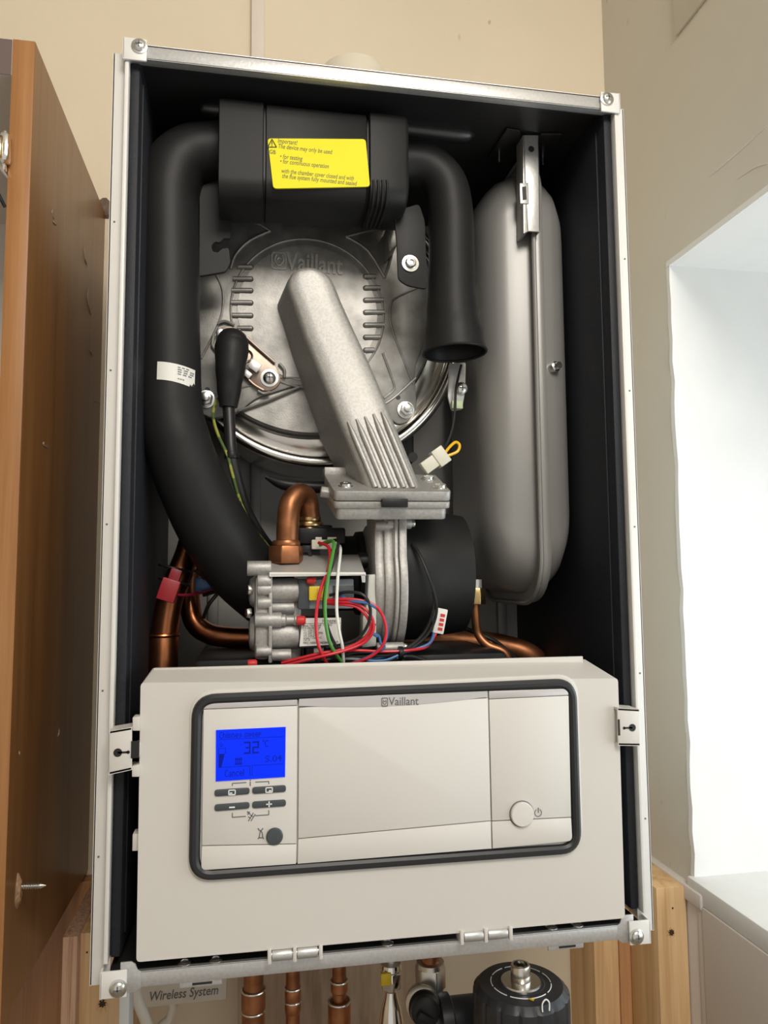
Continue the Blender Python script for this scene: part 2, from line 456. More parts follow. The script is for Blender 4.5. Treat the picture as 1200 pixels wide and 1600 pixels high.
# ---- corner brackets
for (cx, cz, sx, sz) in ((0, .72, 1, -1), (W, .72, -1, -1), (0, 0, 1, 1), (W, 0, -1, 1)):
    m = MB()
    x0 = -.0015 if sx > 0 else W + .0015
    z0 = cz + .003 if sz < 0 else cz - .0045
    m.box((x0, -.0024, z0), (x0 + sx * .0185, -.0004, z0 + sz * .0185), WHITE, bev=.0007)
    m.box((x0, -.0024, z0), (x0 + sx * .0014, .012, z0 + sz * .0185), WHITE, bev=.0004)
    b = m.build('corner_bracket', BO)
    c = V((x0 + sx * .0128, -.0024, z0 + sz * .0068))
    m = MB(); m.lathe(c, (0, -1, 0), [(.0062, 0), (.0062, .0008), (.0048, .0012), (.0046, .0026), (.0034, .0036), (.0005, .0039)], ZINC, n=28)
    m.box(c + V((-.0028, -.0041, -.0005)), c + V((.0028, -.0036, .0005)), GINK); m.box(c + V((-.0005, -.0041, -.0028)), c + V((.0005, -.0036, .0028)), GINK)
    m.build('screw', b)

# ================================================================= CONTROL PANEL (hinged down front)
Yp = -.006
pl, pr_, pb, pt = .0228, .4000, .0205, .2135
m = MB()
front = [V((pl + .001, Yp, pb)), V((pr_, Yp, pb - .0015)), V((pr_ + .001, Yp, pt - .005)), V((pl, Yp, pt + .0035))]
back = [V((pl + .003, .034, pb + .004)), V((pr_ - .004, .034, pb + .004)), V((pr_ - .013, .022, .2215)), V((pl + .004, .022, .2245))]
ow = [P(303, 1085, Yp), P(905, 1060, Yp), P(908, 1326, Yp), P(298, 1374, Yp)]
fr = round_poly(front, .003, 3); bk = round_poly(back, .003, 3)
m.rings([bk, [p.lerp(q, .93) for p, q in zip(bk, fr)], fr], PANEL)
m.box((pl + .006, .018, .2165), (pr_ - .018, .0205, .2245), PANEL, bev=.0005)
# moulded lips along the lower edge
for (ua, ub, v) in ((330, 372, 1492), (552, 672, 1472)):
    a = P(ua, v, Yp); b = P(ub, v - (ub - ua) * .09, Yp)
    m.hexa([V((a.x, Yp + .001, a.z - .001)), V((b.x, Yp + .001, b.z - .001)), V((b.x, Yp + .001, b.z + .006)), V((a.x, Yp + .001, a.z + .006))],
           [V((a.x, Yp + .006, a.z - .001)), V((b.x, Yp + .006, b.z - .001)), V((b.x, Yp + .006, b.z + .006)), V((a.x, Yp + .006, a.z + .006))], PANEL, bev=.0006)
CP = m.build('control_panel', BO)
# raised frame and gasket
def loop_tube(pts, r, mm, sx=1):
    m = MB(); k = 10; R = []
    N = len(pts)
    cen = sum(pts, V()) / N
    for i in range(N):
        t = (pts[(i + 1) % N] - pts[i - 1]).normalized(); nrm = V((0, -1, 0)); s_ = t.cross(nrm)
        R.append([pts[i] + s_ * math.cos(2 * PI * j / k) * r * sx + nrm * math.sin(2 * PI * j / k) * r for j in range(k)])
    m.rings(R, mm, closed=True); return m
g = round_poly([P(308, 1093, Yp - .001), P(893, 1067, Yp - .001), P(901, 1325, Yp - .001), P(303, 1368, Yp - .001)], .014, 8)
loop_tube(g, .0040, RUB, 1.0).build('rubber_gasket', CP)
g2 = round_poly([P(303, 1086, Yp), P(897, 1058, Yp), P(905, 1320, Yp), P(299, 1374, Yp)], .016, 8)
loop_tube(g2, .0014, PANEL, 2.2).build('raised_rim', CP)
# fascia modules
yf = Yp - .0035
def module(uls, urs, ult, urt, vt_l, vt_r, vb_l, vb_r, name, corners):
    pass
FU = lambda u, v, d=0: P(u, v, yf - d)
def panelpoly(pts, rad):
    """pts = px corners with per-corner radius"""
    w_ = [FU(*q) for q in pts]; out = []; nn = len(w_)
    for i in range(nn):
        p = w_[i]; a = w_[i - 1]; b = w_[(i + 1) % nn]; r = rad[i]
        if r <= 0: out.append(p); continue
        s_ = p + (a - p).normalized() * r; e_ = p + (b - p).normalized() * r
        for j in range(6):
            t = j / 5; out.append(s_ * (1 - t) ** 2 + p * 2 * t * (1 - t) + e_ * t * t)
    return out
m = MB(); m.slab(panelpoly([(318, 1109), (464.5, 1103), (463.2, 1318), (315.5, 1321)], [.0, 0, 0, 0]), .004, FASC, bev=.0003)
m.slab(panelpoly([(315.5, 1322.5), (463.2, 1319.5), (462.5, 1350), (314, 1360)], [0, 0, 0, .004]), .004, FASC, bev=.0003)
m.slab(panelpoly([(318, 1096), (464.5, 1091), (464.5, 1102), (318, 1108)], [.004, 0, 0, 0]), .004, SILV, bev=.0003)
# printed brackets and icons on the left module
Q = lambda u, v: P(u, v, yf - .0002)
def pline(m, a, b, wpx, mm, d=.0002, y0=None):
    yy0 = (yf if y0 is None else y0)
    p = P(a[0], a[1], yy0); q = P(b[0], b[1], yy0); t = (q - p).normalized(); s_ = t.cross(V((0, 1, 0))) * (wpx * .00026)
    m.rings([[p - s_, q - s_, q + s_, p + s_], [x + V((0, -d, 0)) for x in (p - s_, q - s_, q + s_, p + s_)]], mm)
for a, b in (((363, 1228), (363, 1224)), ((363, 1224), (385, 1222.5)), ((399, 1222), (420, 1221)), ((420, 1221), (420, 1225)),
             ((363, 1270), (363, 1277)), ((363, 1277), (384, 1275.5)), ((399, 1274.5), (420, 1273)), ((420, 1273), (420, 1266)),
             ((388, 1283), (396, 1270)), ((392, 1283), (399, 1272)), ((388, 1276), (392, 1279)), ((391, 1273), (395, 1276))):
    pline(m, a, b, 1.3, GINK)
m.text('i', P(391, 1228, yf), (1, 0, 0), (0, 0, 1), .0070, GINK, align='CENTER', bold=.01)
for a, b in (((386, 1268), (391, 1272)), ((390, 1268), (387, 1273)), ((403, 1294), (405.5, 1298)), ((411, 1294), (409, 1297)), ((403, 1311), (405, 1308)), ((412, 1311), (410, 1307)),
             ((405, 1308), (406.5, 1300)), ((406.5, 1300), (407.5, 1297)), ((407.5, 1297), (409.5, 1301)), ((409.5, 1301), (410.5, 1307)), ((405, 1309), (410, 1309))):
    pline(m, a, b, 1.5, GINK)
lf = m.build('display_fascia', CP)
m = MB()
m.slab(panelpoly([(467.5, 1106), (480, 1105), (762.5, 1091), (767, 1282), (466, 1310)], [0, 0, 0, 0, 0]), .004, FASC, bev=.0003)
m.slab(panelpoly([(466, 1311.5), (767, 1283.5), (768, 1326), (465, 1350)], [0, 0, 0, 0]), .004, FASC, bev=.0003)
arc = [(467.5, 1091), (762, 1080)] + [(762 - 295 * t, 1089 + 14 * t + 14 * math.sin(PI * t) * 0 + 7 * math.sin(PI * t)) for t in [i / 14 for i in range(15)]]
m.slab([FU(*q, .0004) for q in arc], .002, SILV)
# maker's mark
m.text('Vaillant', P(607, 1102, yf - .0004), (1, 0, -.018), (.018, 0, 1), .0088, GINK, width=.0238, bold=.006)
q = P(601, 1097, yf - .0004); m.prism(rrect(.0052, .0068, .001), q, (1, 0, 0), (0, 0, 1), (0, -1, 0), .0002, GINK)
m.prism(rrect(.0038, .0052, .0008), q + V((0, -.0002, 0)), (1, 0, 0), (0, 0, 1), (0, -1, 0), .0001, SILV)
m.tube([q + V((-.0010, -.0004, .0018)), q + V((-.0012, -.0004, -.0005)), q + V((0, -.0004, -.0018)), q + V((.0012, -.0004, -.0005)), q + V((.0010, -.0004, .0018))], .0003, GINK, n=6)
m.tube([q + V((-.0006, -.0004, .0002)), q + V((0, -.0004, .0008)), q + V((.0006, -.0004, .0002))], .0003, GINK, n=6)
m.build('front_flap', CP)
m = MB()
m.slab(panelpoly([(764.5, 1093), (888.5, 1087), (892.5, 1276.5), (769, 1282.5)], [0, 0, 0, 0]), .004, FASC, bev=.0003)
m.slab(panelpoly([(769, 1284), (892.5, 1278), (894.5, 1314), (770, 1326)], [0, 0, .004, 0]), .004, FASC, bev=.0003)
m.slab(panelpoly([(764, 1080), (887, 1076), (888.5, 1086), (764.5, 1092)], [0, .004, 0, 0]), .004, SILV, bev=.0003)
c = P(841, 1270, yf - .0002); m.torus(c, (0, -1, 0), .0028, .0003, GINK, n=24, k=6, a0=math.radians(-60), a1=math.radians(240))
pline(m, (841, 1262), (841, 1270), 1.5, GINK)
m.build('switch_fascia', CP)
# dark backing in the joints
m = MB(); m.slab([P(*q, Yp + .0005) for q in ((316, 1096), (888, 1075), (895, 1314), (314, 1360))], .002, RUB)
m.build('backing_plate', CP)
# display
m = MB(); sl = [(337.5, 1141), (446.5, 1136), (445.5, 1214), (337, 1221)]
m.slab([P(*q, yf - .0008) for q in sl], .003, SCR)
# pixel writing, drawn as small raised cells on the glass
FONT = {'C': ['0111', '1000', '1000', '1000', '1000', '1000', '0111'], 'h': ['1000', '1000', '1110', '1001', '1001', '1001', '1001'], 'i': ['1', '0', '1', '1', '1', '1', '1'],
        'm': ['00000', '00000', '11010', '10101', '10101', '10101', '10101'], 'n': ['0000', '0000', '1110', '1001', '1001', '1001', '1001'], 'e': ['0000', '0000', '0110', '1001', '1111', '1000', '0111'],
        'y': ['0000', '0000', '1001', '1001', '0111', '0001', '0110'], 's': ['0000', '0000', '0111', '1000', '0110', '0001', '1110'], 'w': ['00000', '00000', '10101', '10101', '10101', '10101', '01010'],
        'p': ['0000', '0000', '1110', '1001', '1110', '1000', '1000'], 'a': ['0000', '0000', '0110', '0001', '0111', '1001', '0111'], 'c': ['0000', '0000', '0111', '1000', '1000', '1000', '0111'],
        'l': ['1', '1', '1', '1', '1', '1', '1'], '.': ['0', '0', '0', '0', '0', '0', '1'], ' ': ['00'] * 7, 'S': ['0111', '1000', '1000', '0110', '0001', '0001', '1110'],
        '0': ['0110', '1001', '1001', '1001', '1001', '1001', '0110'], '4': ['0010', '0110', '1010', '1111', '0010', '0010', '0010'],
        '3': ['1111', '0001', '0001', '0111', '0001', '0001', '1111'], '2': ['1111', '0001', '0001', '1111', '1000', '1000', '1111'], 'o': ['11', '11', '00', '00', '00', '00', '00']}
def scr(u, v):  # screen fraction -> point
    a = P(*sl[0], yf - .0008).lerp(P(*sl[1], yf - .0008), u); b = P(*sl[3], yf - .0008).lerp(P(*sl[2], yf - .0008), u); return a.lerp(b, v)
def cell(u0, v0, u1, v1, mm=SCRT):
    q = [scr(u0, v0), scr(u1, v0), scr(u1, v1), scr(u0, v1)]
    m.rings([q, [x + V((0, -.00012, 0)) for x in q]], mm)
def pix(txt, u, v, cw, ch):
    for chx in txt:
        gly = FONT[chx]
        for r_, row in enumerate(gly):
            for c_, b_ in enumerate(row):
                if b_ == '1': cell(u + c_ * cw, v + r_ * ch, u + (c_ + .92) * cw, v + (r_ + .92) * ch)
        u += (len(gly[0]) + 1) * cw
pix('Chimney sweep', .05, .045, .0098, .0175)
cell(.04, .185, .97, .193); cell(.04, .73, .48, .738); cell(.52, .73, .97, .738); cell(.485, .73, .492, .93); cell(.515, .73, .522, .93)
pix('32', .40, .255, .024, .035); pix('o', .67, .24, .010, .018); pix('C', .70, .25, .012, .018)
pix('S.04', .71, .56, .015, .017)
pix('Cancel', .13, .79, .0105, .0195)
for k in range(4): cell(.28 + k * .025, .56, .292 + k * .025, .71)
cell(.27, .585, .375, .597); cell(.27, .675, .375, .687)
q = [scr(.04, .47), scr(.125, .47), scr(.08, .73), scr(.04, .73)]; m.rings([q, [x + V((0, -.0001, 0)) for x in q]], SCRT)
cell(.04, .36, .14, .367); cell(.135, .36, .142, .47); cell(.035, .36, .042, .47)
for a_, b_ in ((.065, .25), (.055, .28), (.085, .28), (.06, .31), (.08, .31)): cell(a_, b_, a_ + .012, b_ + .02)
lab(m.build('display_screen', CP), 'lit blue display screen')
# buttons
def button(px, icon):
    m = MB(); pts = round_poly([P(*q, yf - .0012) for q in px], .0022, 4); m.slab(pts, .003, BTN, bev=.0004)
    cu = sum(q[0] for q in px) / 4; cv = sum(q[1] for q in px) / 4; y0 = yf - .0013
    if icon == '-': pline(m, (cu - 4.5, cv + 1), (cu + 4.5, cv + .6), 1.8, WHT, y0=y0)
    elif icon == '+': pline(m, (cu - 4.5, cv + .3), (cu + 4.5, cv - .3), 1.6, WHT, y0=y0); pline(m, (cu, cv - 4.5), (cu, cv + 4.5), 1.6, WHT, y0=y0)
    else:
        for a, b in (((-5, -3), (5, -3.5)), ((5, -3.5), (5, 3.5)), ((5, 3.5), (-5, 4)), ((-5, 4), (-5, -3))): pline(m, (cu + a[0], cv + a[1]), (cu + b[0], cv + b[1]), 1.4, WHT, y0=y0)
        dx = -1.5 if icon == 'L' else 1.5; pline(m, (cu + dx - 2, cv + 1.5), (cu + dx + 2, cv + 1.3), 1.6, WHT, y0=y0)
    m.build('button', CP)
button([(335, 1234.5), (390, 1231), (390, 1241), (335, 1245)], 'L'); button([(394, 1230.5), (447, 1227), (447, 1237.5), (394, 1241)], 'R')
button([(335, 1257.5), (390, 1253.5), (390, 1263.5), (335, 1268)], '-'); button([(394, 1253), (447, 1249.5), (447, 1260), (394, 1263.5)], '+')
c = P(429, 1306.5, yf); m = MB(); m.lathe(c, (0, -1, 0), [(.0062, -.001), (.0062, .0010), (.0054, .0018), (.003, .0020), (.0001, .0021)], BTN, n=40)
lab(m.build('reset_button', CP), 'round dark grey button')
c = P(815, 1271.5, yf); m = MB(); m.lathe(c, (0, -1, 0), [(.0102, -.001), (.0102, .0003), (.0100, .0004)], GINK, n=48)
m.lathe(c, (0, -1, 0), [(.0094, .0), (.0094, .0022), (.0088, .0030), (.006, .0032), (.0001, .0033)], FASC, n=48)
lab(m.build('power_button', CP), 'round cream power button')

# ---- panel clips
def clip(pts, uh, vh, dirx, slot):
    m = MB(); q = [P(*a, -.0125) for a in pts]; m.slab(q, .0022, PANEL, bev=.0005)
    t0, t1 = (q[0], q[1]); m.rings([[q[0], q[1], q[1] + V((0, .018, 0)), q[0] + V((0, .018, 0))], [x + V((0, 0, -.0018)) for x in (q[0], q[1], q[1] + V((0, .018, 0)), q[0] + V((0, .018, 0)))]], PANEL)
    m.rings([[q[3], q[2], q[2] + V((0, .018, 0)), q[3] + V((0, .018, 0))], [x + V((0, 0, .0018)) for x in (q[3], q[2], q[2] + V((0, .018, 0)), q[3] + V((0, .018, 0)))]], PANEL)
    c = P(uh, vh, -.0126); m.cyl(c, c + V((0, -.0002, 0)), .0030, INK, n=20)
    m.box(c + V((0, -.0002, -.0007)), c + V((dirx * .0072, 0, .0007)), INK); e = c + V((dirx * .0072, 0, 0)); m.cyl(e, e + V((0, -.0002, 0)), .0012, INK, n=12)
    s0 = P(slot[0], slot[1], -.0126); s1 = P(slot[2], slot[3], -.0126); m.box((s0.x, s0.y, s0.z), (s1.x, s0.y - .0003, s1.z), INK)
    return m.build('panel_clip', BO)
c = clip([(171, 1142), (206, 1136), (206, 1203), (170, 1211)], 184, 1176, 1, (205, 1158, 217.5, 1184))
m = MB()
for a in ([(207, 1121), (218.5, 1120), (218.5, 1142), (207, 1142)], [(206, 1197), (218, 1195), (218, 1214), (206, 1214)], [(211, 1162), (218.5, 1161), (218.5, 1183), (211, 1184)]):
    m.slab([P(*q, -.010) for q in a], .012, PANEL, bev=.0005)
m.build('clip_arm', c)
c = clip([(965, 1106), (999, 1108), (1000, 1165.5), (966, 1165)], 988, 1137, -1, (965, 1124, 969, 1149))
m = MB(); a = P(212, 1315, 0); m.box((a.x - .002, -.002, a.z - .006), (a.x + .003, .01, a.z + .006), PANEL, bev=.0005); m.build('locating_tab', BO)
# ---- hinges
for (ua, ub, va, vb) in ((418, 503, 1493, 1487), (718, 799, 1463, 1458)):
    a = P(ua, va, -.006); b = P(ub, vb, -.006); zc = (a.z + b.z) / 2; wd = b.x - a.x
    m = MB()
    for t in (0, .46, .94):
        m.box((a.x + wd * t, -.0085, zc - .0050), (a.x + wd * (t + .07), .004, zc + .0052), PANEL, bev=.0006)
    m.box((a.x, -.004, zc + .0040), (b.x, .003, zc + .0060), PANEL, bev=.0005)
    h = m.build('hinge', BO)
    m = MB()
    for t0, t1 in ((.08, .45), (.54, .92)):
        m.cyl((a.x + wd * t0, -.0045, zc - .0003), (a.x + wd * t1, -.0045, zc - .0003), .0042, GALV, n=24, bev=.0005)
    m.cyl((a.x + wd * .02, -.0045, zc), (b.x - wd * .02, -.0045, zc), .0022, ZINC, n=16)
    m.build('hinge_barrel', h)

# ================================================================= SILENCER BOX AND AIR PIPES
ys = .028
def sil_section(u, grow=0, y0=ys, vt=None, vb=None):
    # profile in the y-z plane at a given x, rounded box with deep rounded lower front
    t = (u - 342) / (640 - 342)
    vt_ = 147 + 33 * t if vt is None else vt; vb_ = 303 + 14 * t if vb is None else vb
    top = P(u, vt_, y0); x = top.x; zt = top.z + grow; zb = P(u, vb_, y0).z - grow
    d = .060
    pts = []
    yf_, ybk = y0 - grow, y0 + d
    zb2 = zb
    for (cy, cz, r, a0) in ((yf_ + .007, zt - .007, .007, 180), (ybk - .01, zt - .01, .01, 90), (ybk - .012, zb2 + .012, .012, 0), (yf_ + .016, zb2 + .016, .016, 270)):
        for k in range(7):
            a = math.radians(a0 - 90 * k / 6); pts.append(V((x, cy + r * math.cos(a), cz + r * math.sin(a))))
    return pts
def sil_part(us, gs, name, mm, **k):
    m = MB(); m.rings([sil_section(u, g_, **k) for u, g_ in zip(us, gs)], mm)
    return m
m = sil_part([342, 343.5, 411, 412.5], [-.002, 0, 0, -.0015], '', BLK)
m.rings([sil_section(u, g_) for u, g_ in ((412, -.0025), (417, -.0025))], BLKG)
m.rings([sil_section(u, g_) for u, g_ in ((415.5, -.002), (417, -.0008), (572, -.0008), (574, -.002))], BLK)
m.rings([sil_section(u, g_) for u, g_ in ((573, -.003), (578, -.003))], BLKG)
m.rings([sil_section(u, g_) for u, g_ in ((577, -.001), (578.5, .0012), (632, .0012), (637, -.0005), (640, -.006))], BLK)
# small ribs at the lower right
for u in (583, 590, 597, 604):
    a = P(u, 314, ys); sx_ = sil_section(u, .0016); m.tube([V((a.x, ys - .0012, a.z + .018)), sx_[27], sx_[25], sx_[23], sx_[21], sx_[20]], .0012, BLK, n=8, sub=3)
for u in (588, 596, 604): 
    a = sil_section(u, .0012)[6]; m.box(a + V((-.0015, .004, -.001)), a + V((.0015, .03, .002)), BLK, bev=.0004)
SIL = m.build('silencer_box', BO, angle=50)
m = MB()
yl = ys + .0002
lp = round_poly([P(418, 217, yl), P(571, 218, yl), P(578, 292, yl), P(427, 295, yl)], .003, 4)
m.slab([p + V((0, -.0007, 0)) for p in lp], .0014, YEL)
def lt(t, u, v, size, wd, shear=.25):
    p = P(u, v, yl - .00072); m.text(t, p, (1, 0, -.02), (0, 0, 1), size, INK, ext=.00012, width=wd, shear=shear)
k_ = .61 / 1155
lt('Important!', 434, 223, .0058, 32 * k_); lt('The device may only be used', 435, 231.5, .0058, 88 * k_)
lt('GB', 421, 240, .0052, 10 * k_, 0); lt('• for testing', 438, 247.5, .0058, 36 * k_); lt('• for continuous operation', 438, 255, .0058, 79 * k_)
lt('with the chamber cover closed and with', 440, 270, .0058, 118 * k_); lt('the flue system fully mounted and sealed', 441, 278, .0058, 122 * k_)
t3 = [P(425, 217.5, yl - .0008), P(432, 230, yl - .0008), P(418.5, 230, yl - .0008)]
for i in range(3):
    p = t3[i]; q = t3[(i + 1) % 3]; m.tube([p, q], .0004, INK, n=6, sub=1)
pline(m, (425, 221), (425, 226), 1.6, INK, y0=yl - .0008); pline(m, (425, 227.4), (425, 228.8), 1.6, INK, y0=yl - .0008)
lab(m.build('warning_label', SIL), 'yellow label with black print')
# mounting tabs of the silencer
m = MB()
m.slab(round_poly([P(*q, .075) for q in ((312, 290), (345, 280), (362, 310), (360, 372), (349, 372), (343, 379), (336, 377), (330, 384), (332, 393), (341, 395), (346, 389), (357, 387), (360, 410), (352, 424), (312, 431))], .0018, 3), .004, BLK)
m.build('mounting_tab', SIL)
m = MB()
m.slab(round_poly([P(*q, .055) for q in ((615, 330), (655, 318), (664, 345), (668, 452), (636, 446), (622, 436), (620, 380))], .004, 3), .003, BLK, bev=.0006)
tb = m.build('mounting_tab', SIL)
c = P(641, 412, .0545); m = MB()
m.lathe(c, (0, -1, 0), [(.0080, 0), (.0078, .0010), (.0052, .0014), (.0050, .0030), (.0040, .0045), (.0024, .0048), (.0020, .0030), (.0001, .003)], ZINC, n=32)
m.build('screw', tb)
# left air pipe
yq = .072
m = MB()
L_ = [(372, 238, yq), (335, 238, yq), (300, 243, yq), (276, 262, yq), (265, 295, yq), (263, 340, yq), (264, 450, yq), (265, 560, yq), (267, 640, yq), (279, 695, yq + .002), (300, 755, yq + .008), (333, 822, yq + .018), (375, 885, yq + .032), (420, 930, yq + .05)]
px2 = lambda y, p: p * (y + .58) / 1155
R_ = [px2(q[2], r) for q, r in zip(L_, (45, 45, 46, 47, 47, 46, 46, 47, 48, 50, 52, 54, 53, 50))]
m.tube(PL(L_), R_, BLK, n=40, sub=8)
AP = m.build('air_pipe', BO)
# small barcode sticker following the pipe's curve
m = MB()
cx = P(264.5, 590, yq); rr = px2(yq, 47.5) + .0004
def pipept(u, v, off=0):
    # intersect line of sight with the vertical pipe cylinder
    d = RM @ V(((u - 600) / F, -(v - 800) / F, -1)); o = CAMLOC - V((cx.x, cx.y, 0)); r = rr + off
    A = d.x ** 2 + d.y ** 2; B = 2 * (o.x * d.x + o.y * d.y); C_ = o.x ** 2 + o.y ** 2 - r * r
    D = max(B * B - 4 * A * C_, 0); t = (-B - math.sqrt(D)) / (2 * A); return CAMLOC + d * t
top, bot = [], []
for i in range(15):
    t = i / 14; u = 246 + 59 * t; top.append(pipept(u, 566 + 13 * t * t - 1 * (1 - t))); bot.append(pipept(u - 1, 593 + 14 * t * t + 1 * t))
loop = top + bot[::-1]
for i in range(14):
    q = [top[i], top[i + 1], bot[i + 1], bot[i]]; qq = [p + V((0, -.0004, 0)) for p in q]
    fs = [m.bm.faces.new([m.bm.verts.new(x) for x in qq])]; m._fin(fs, LBL)
for v, u0, u1 in ((574, 278, 296), (577.5, 278, 304), (581, 278, 303), (584.5, 278, 300), (592, 278, 288), (597, 297, 303)):
    n_ = 8
    for i in range(n_):
        if i % 3 == 2: continue
        a, b = u0 + (u1 - u0) * i / n_, u0 + (u1 - u0) * (i + .85) / n_; dv = lambda u: 13 * ((u - 246) / 62) ** 2 - 4
        q = [pipept(a, v + dv(a) - .7, .0006), pipept(b, v + dv(b) - .7, .0006), pipept(b, v + dv(b) + .7, .0006), pipept(a, v + dv(a) + .7, .0006)]
        m._fin([m.bm.faces.new([m.bm.verts.new(x + V((0, -.0003, 0))) for x in q])], GINK)
lab(m.build('sticker', AP), 'small cream printed sticker')
# right air pipe with flared mouth (open end)
m = MB()
L_ = [(600, 262, yq), (640, 256, yq), (672, 264, yq), (696, 292, yq), (704, 335, yq), (705.5, 390, yq), (706, 450, yq), (707, 490, yq), (709, 525, yq), (710.5, 551, yq)]
R_ = [px2(q[2], r) for q, r in zip(L_, (34, 35, 36, 37.5, 38, 38.5, 40, 43, 49, 53))]
pts = PL(L_); pts[-1].x = pts[-2].x + .0006
m.tube(pts, R_, BLK, n=40, sub=8, cap=False)
m.tube([pts[-1], pts[-2], pts[-3], pts[-4]], [R_[-1] - .0008, R_[-2] - .0015, R_[-3] - .0015, R_[-4] - .0015], BLKG, n=40, sub=4, cap=False)
d_ = (pts[-1] - pts[-2]).normalized()
m.torus(pts[-1], d_, R_[-1] - .0004, .0013, BLK, n=56, k=8, up=(0, 1, 0))
m.build('air_pipe', BO)

# ================================================================= HEAT EXCHANGER, DOOR, DUCT
yd = .125
hc = P(497, 503, .145)
m = MB()
m.lathe(hc, (0, -1, 0), [(.118, -.10), (.146, -.098), (.147, -.01), (.1455, -.002), (.141, .001), (.1385, -.003), (.136, -.0035), (.130, .000), (.118, .004), (.105, .005)], STEEL, n=96)
HX = m.build('heat_exchanger', BO, angle=50)
m = MB(); m.torus(hc + V((0, -.004, 0)), (0, -1, 0), .1435, .0058, STEEL, n=96, k=16); m.build('steel_rim', HX)
m = MB(); c = P(485, 482, yd) + V((0, .006, -.0005)); m.lathe(c, (0, -1, 0), [(.120, -.014), (.1268, -.013), (.1268, 0), (.120, .001), (.05, .001)], RUB, n=80); m.build('door_seal', HX)
# door
m = MB()
dc = P(485, 482, yd)
Rd = 204 * (yd + .585) / 1155
m.lathe(dc, (0, -1, 0), [(Rd - .004, -.012), (Rd, -.010), (Rd, -.002), (Rd - .002, 0), (.001, 0)], CASTD, n=96)
m.slab(round_poly([P(*q, yd - .0035) for q in ((298, 345), (375, 310), (600, 315), (655, 350), (672, 430), (668, 520), (648, 575), (652, 640), (637, 660), (622, 664), (598, 645), (470, 600), (400, 622), (372, 645), (330, 655), (306, 640), (296, 560))], .008, 4), .008, CASTD, bev=.0015)
# relief
cr_ = P(482, 489, yd - .0035); Rr = 122 * (yd + .58) / 1155
m.torus(cr_, (0, -1, 0), Rr, .0012, CASTD, n=96, k=8)
m.lathe(cr_, (0, -1, 0), [(Rr - .006, -.001), (Rr - .0065, .0007), (.001, .0007)], CASTD, n=72)
def ridge(px, r=.0011, mm=None, y=yd - .0038): m.tube([P(u, v, y) for u, v in px], r, mm or CASTD, n=8, sub=3)
for i, v in enumerate((417, 436, 454, 473, 493, 513)):
    l0 = (372, 364, 362, 361, 363, 371)[i]
    m.tube([P(l0, v, yd - .0035), P(392, v, yd - .0045)], .0026, CASTD, n=12, sub=1); c = P(392, v, yd - .0045); m.sphere(c, .0026, CASTD, n=10)
for i, v in enumerate((432, 450, 469, 488, 508, 527, 547)):
    l1 = (587, 594, 599, 601, 600, 594, 585)[i]
    m.tube([P(571, v, yd - .0045), P(l1, v, yd - .0035)], .0026, CASTD, n=12, sub=1); c = P(571, v, yd - .0045); m.sphere(c, .0026, CASTD, n=10)
ridge([(338, 430), (348, 455), (346, 492), (330, 530), (314, 560)]); ridge([(664, 445), (625, 462), (611, 475), (611, 508), (628, 555), (646, 600)])
ridge([(422, 361), (390, 376), (368, 398), (360, 420)], .0015); ridge([(369, 338), (398, 347), (422, 361)], .0015)
ridge([(541, 370), (575, 361), (600, 358)], .0015); ridge([(541, 370), (575, 392), (601, 434)], .0015); ridge([(601, 434), (610, 405), (614, 385)], .0015)
ridge([(372, 642), (420, 625), (455, 610), (490, 598), (520, 600)], .0013); ridge([(330, 618), (400, 600), (440, 590), (480, 592)], .0010)
ridge([(598, 552), (612, 590), (616, 608), (600, 622)], .0012); ridge([(650, 590), (620, 618), (600, 632)], .0012)
ridge([(352, 520), (350, 545), (360, 570)], .0012)
for c_ in ((324, 609), (622, 621)):
    c = P(*c_, yd - .0036); m.cyl(c, c + V((0, -.0003, 0)), .0024, INK, n=16)
# cast lettering
o_ = P(446, 421, yd - .0042); m.text('Vaillant', o_, (1, 0, -.03), (.02, 0, 1), .0255, CAST, ext=.0012, width=91 * .71 / 1155, bold=.015)
q = P(436, 408, yd - .0042); m.prism(rrect(.0150, .0175, .003), q, (1, 0, 0), (0, 0, 1), (0, -1, 0), .0010, CAST)
m.prism(rrect(.0120, .0145, .0025), q + V((0, -.0010, 0)), (1, 0, 0), (0, 0, 1), (0, -1, 0), .0002, CASTD)
m.tube([q + V((-.003, -.0014, .0055)), q + V((-.004, -.0014, 0)), q + V((0, -.0014, -.005)), q + V((.004, -.0014, 0)), q + V((.003, -.0014, .0055))], .0012, CAST, n=8)
m.tube([q + V((-.002, -.0014, .0005)), q + V((0, -.0014, .003)), q + V((.002, -.0014, .0005))], .0011, CAST, n=8)
DOOR = m.build('burner_door', BO, angle=40)
def stud_nut(u, v, y, r=.0068, par=None, nm='nut'):
    c = P(u, v, y); m = MB()
    m.lathe(c, (0, -1, 0), [(r * 1.25, 0), (r * 1.25, .001), (r, .0012)], ZINC, n=32)
    m.cyl(c + V((0, -.0012, 0)), c + V((0, -.007, 0)), r, ZINC, n=6, bev=.0006, rot=.3)
    m.cyl(c + V((0, -.006, 0)), c + V((0, -.0115, 0)), r * .55, ZINC, n=20, bev=.0006)
    return m.build(nm, par)
stud_nut(322, 624, yd - .004, par=DOOR); stud_nut(634, 641, yd - .004, par=DOOR)
# dark notch and bracket at the upper right
m = MB(); m.slab([P(*q, yd - .03) for q in ((605, 350), (622, 356), (622, 380), (608, 395), (606, 372))], .028, CASTD, bev=.001); m.build('door_lug', DOOR)

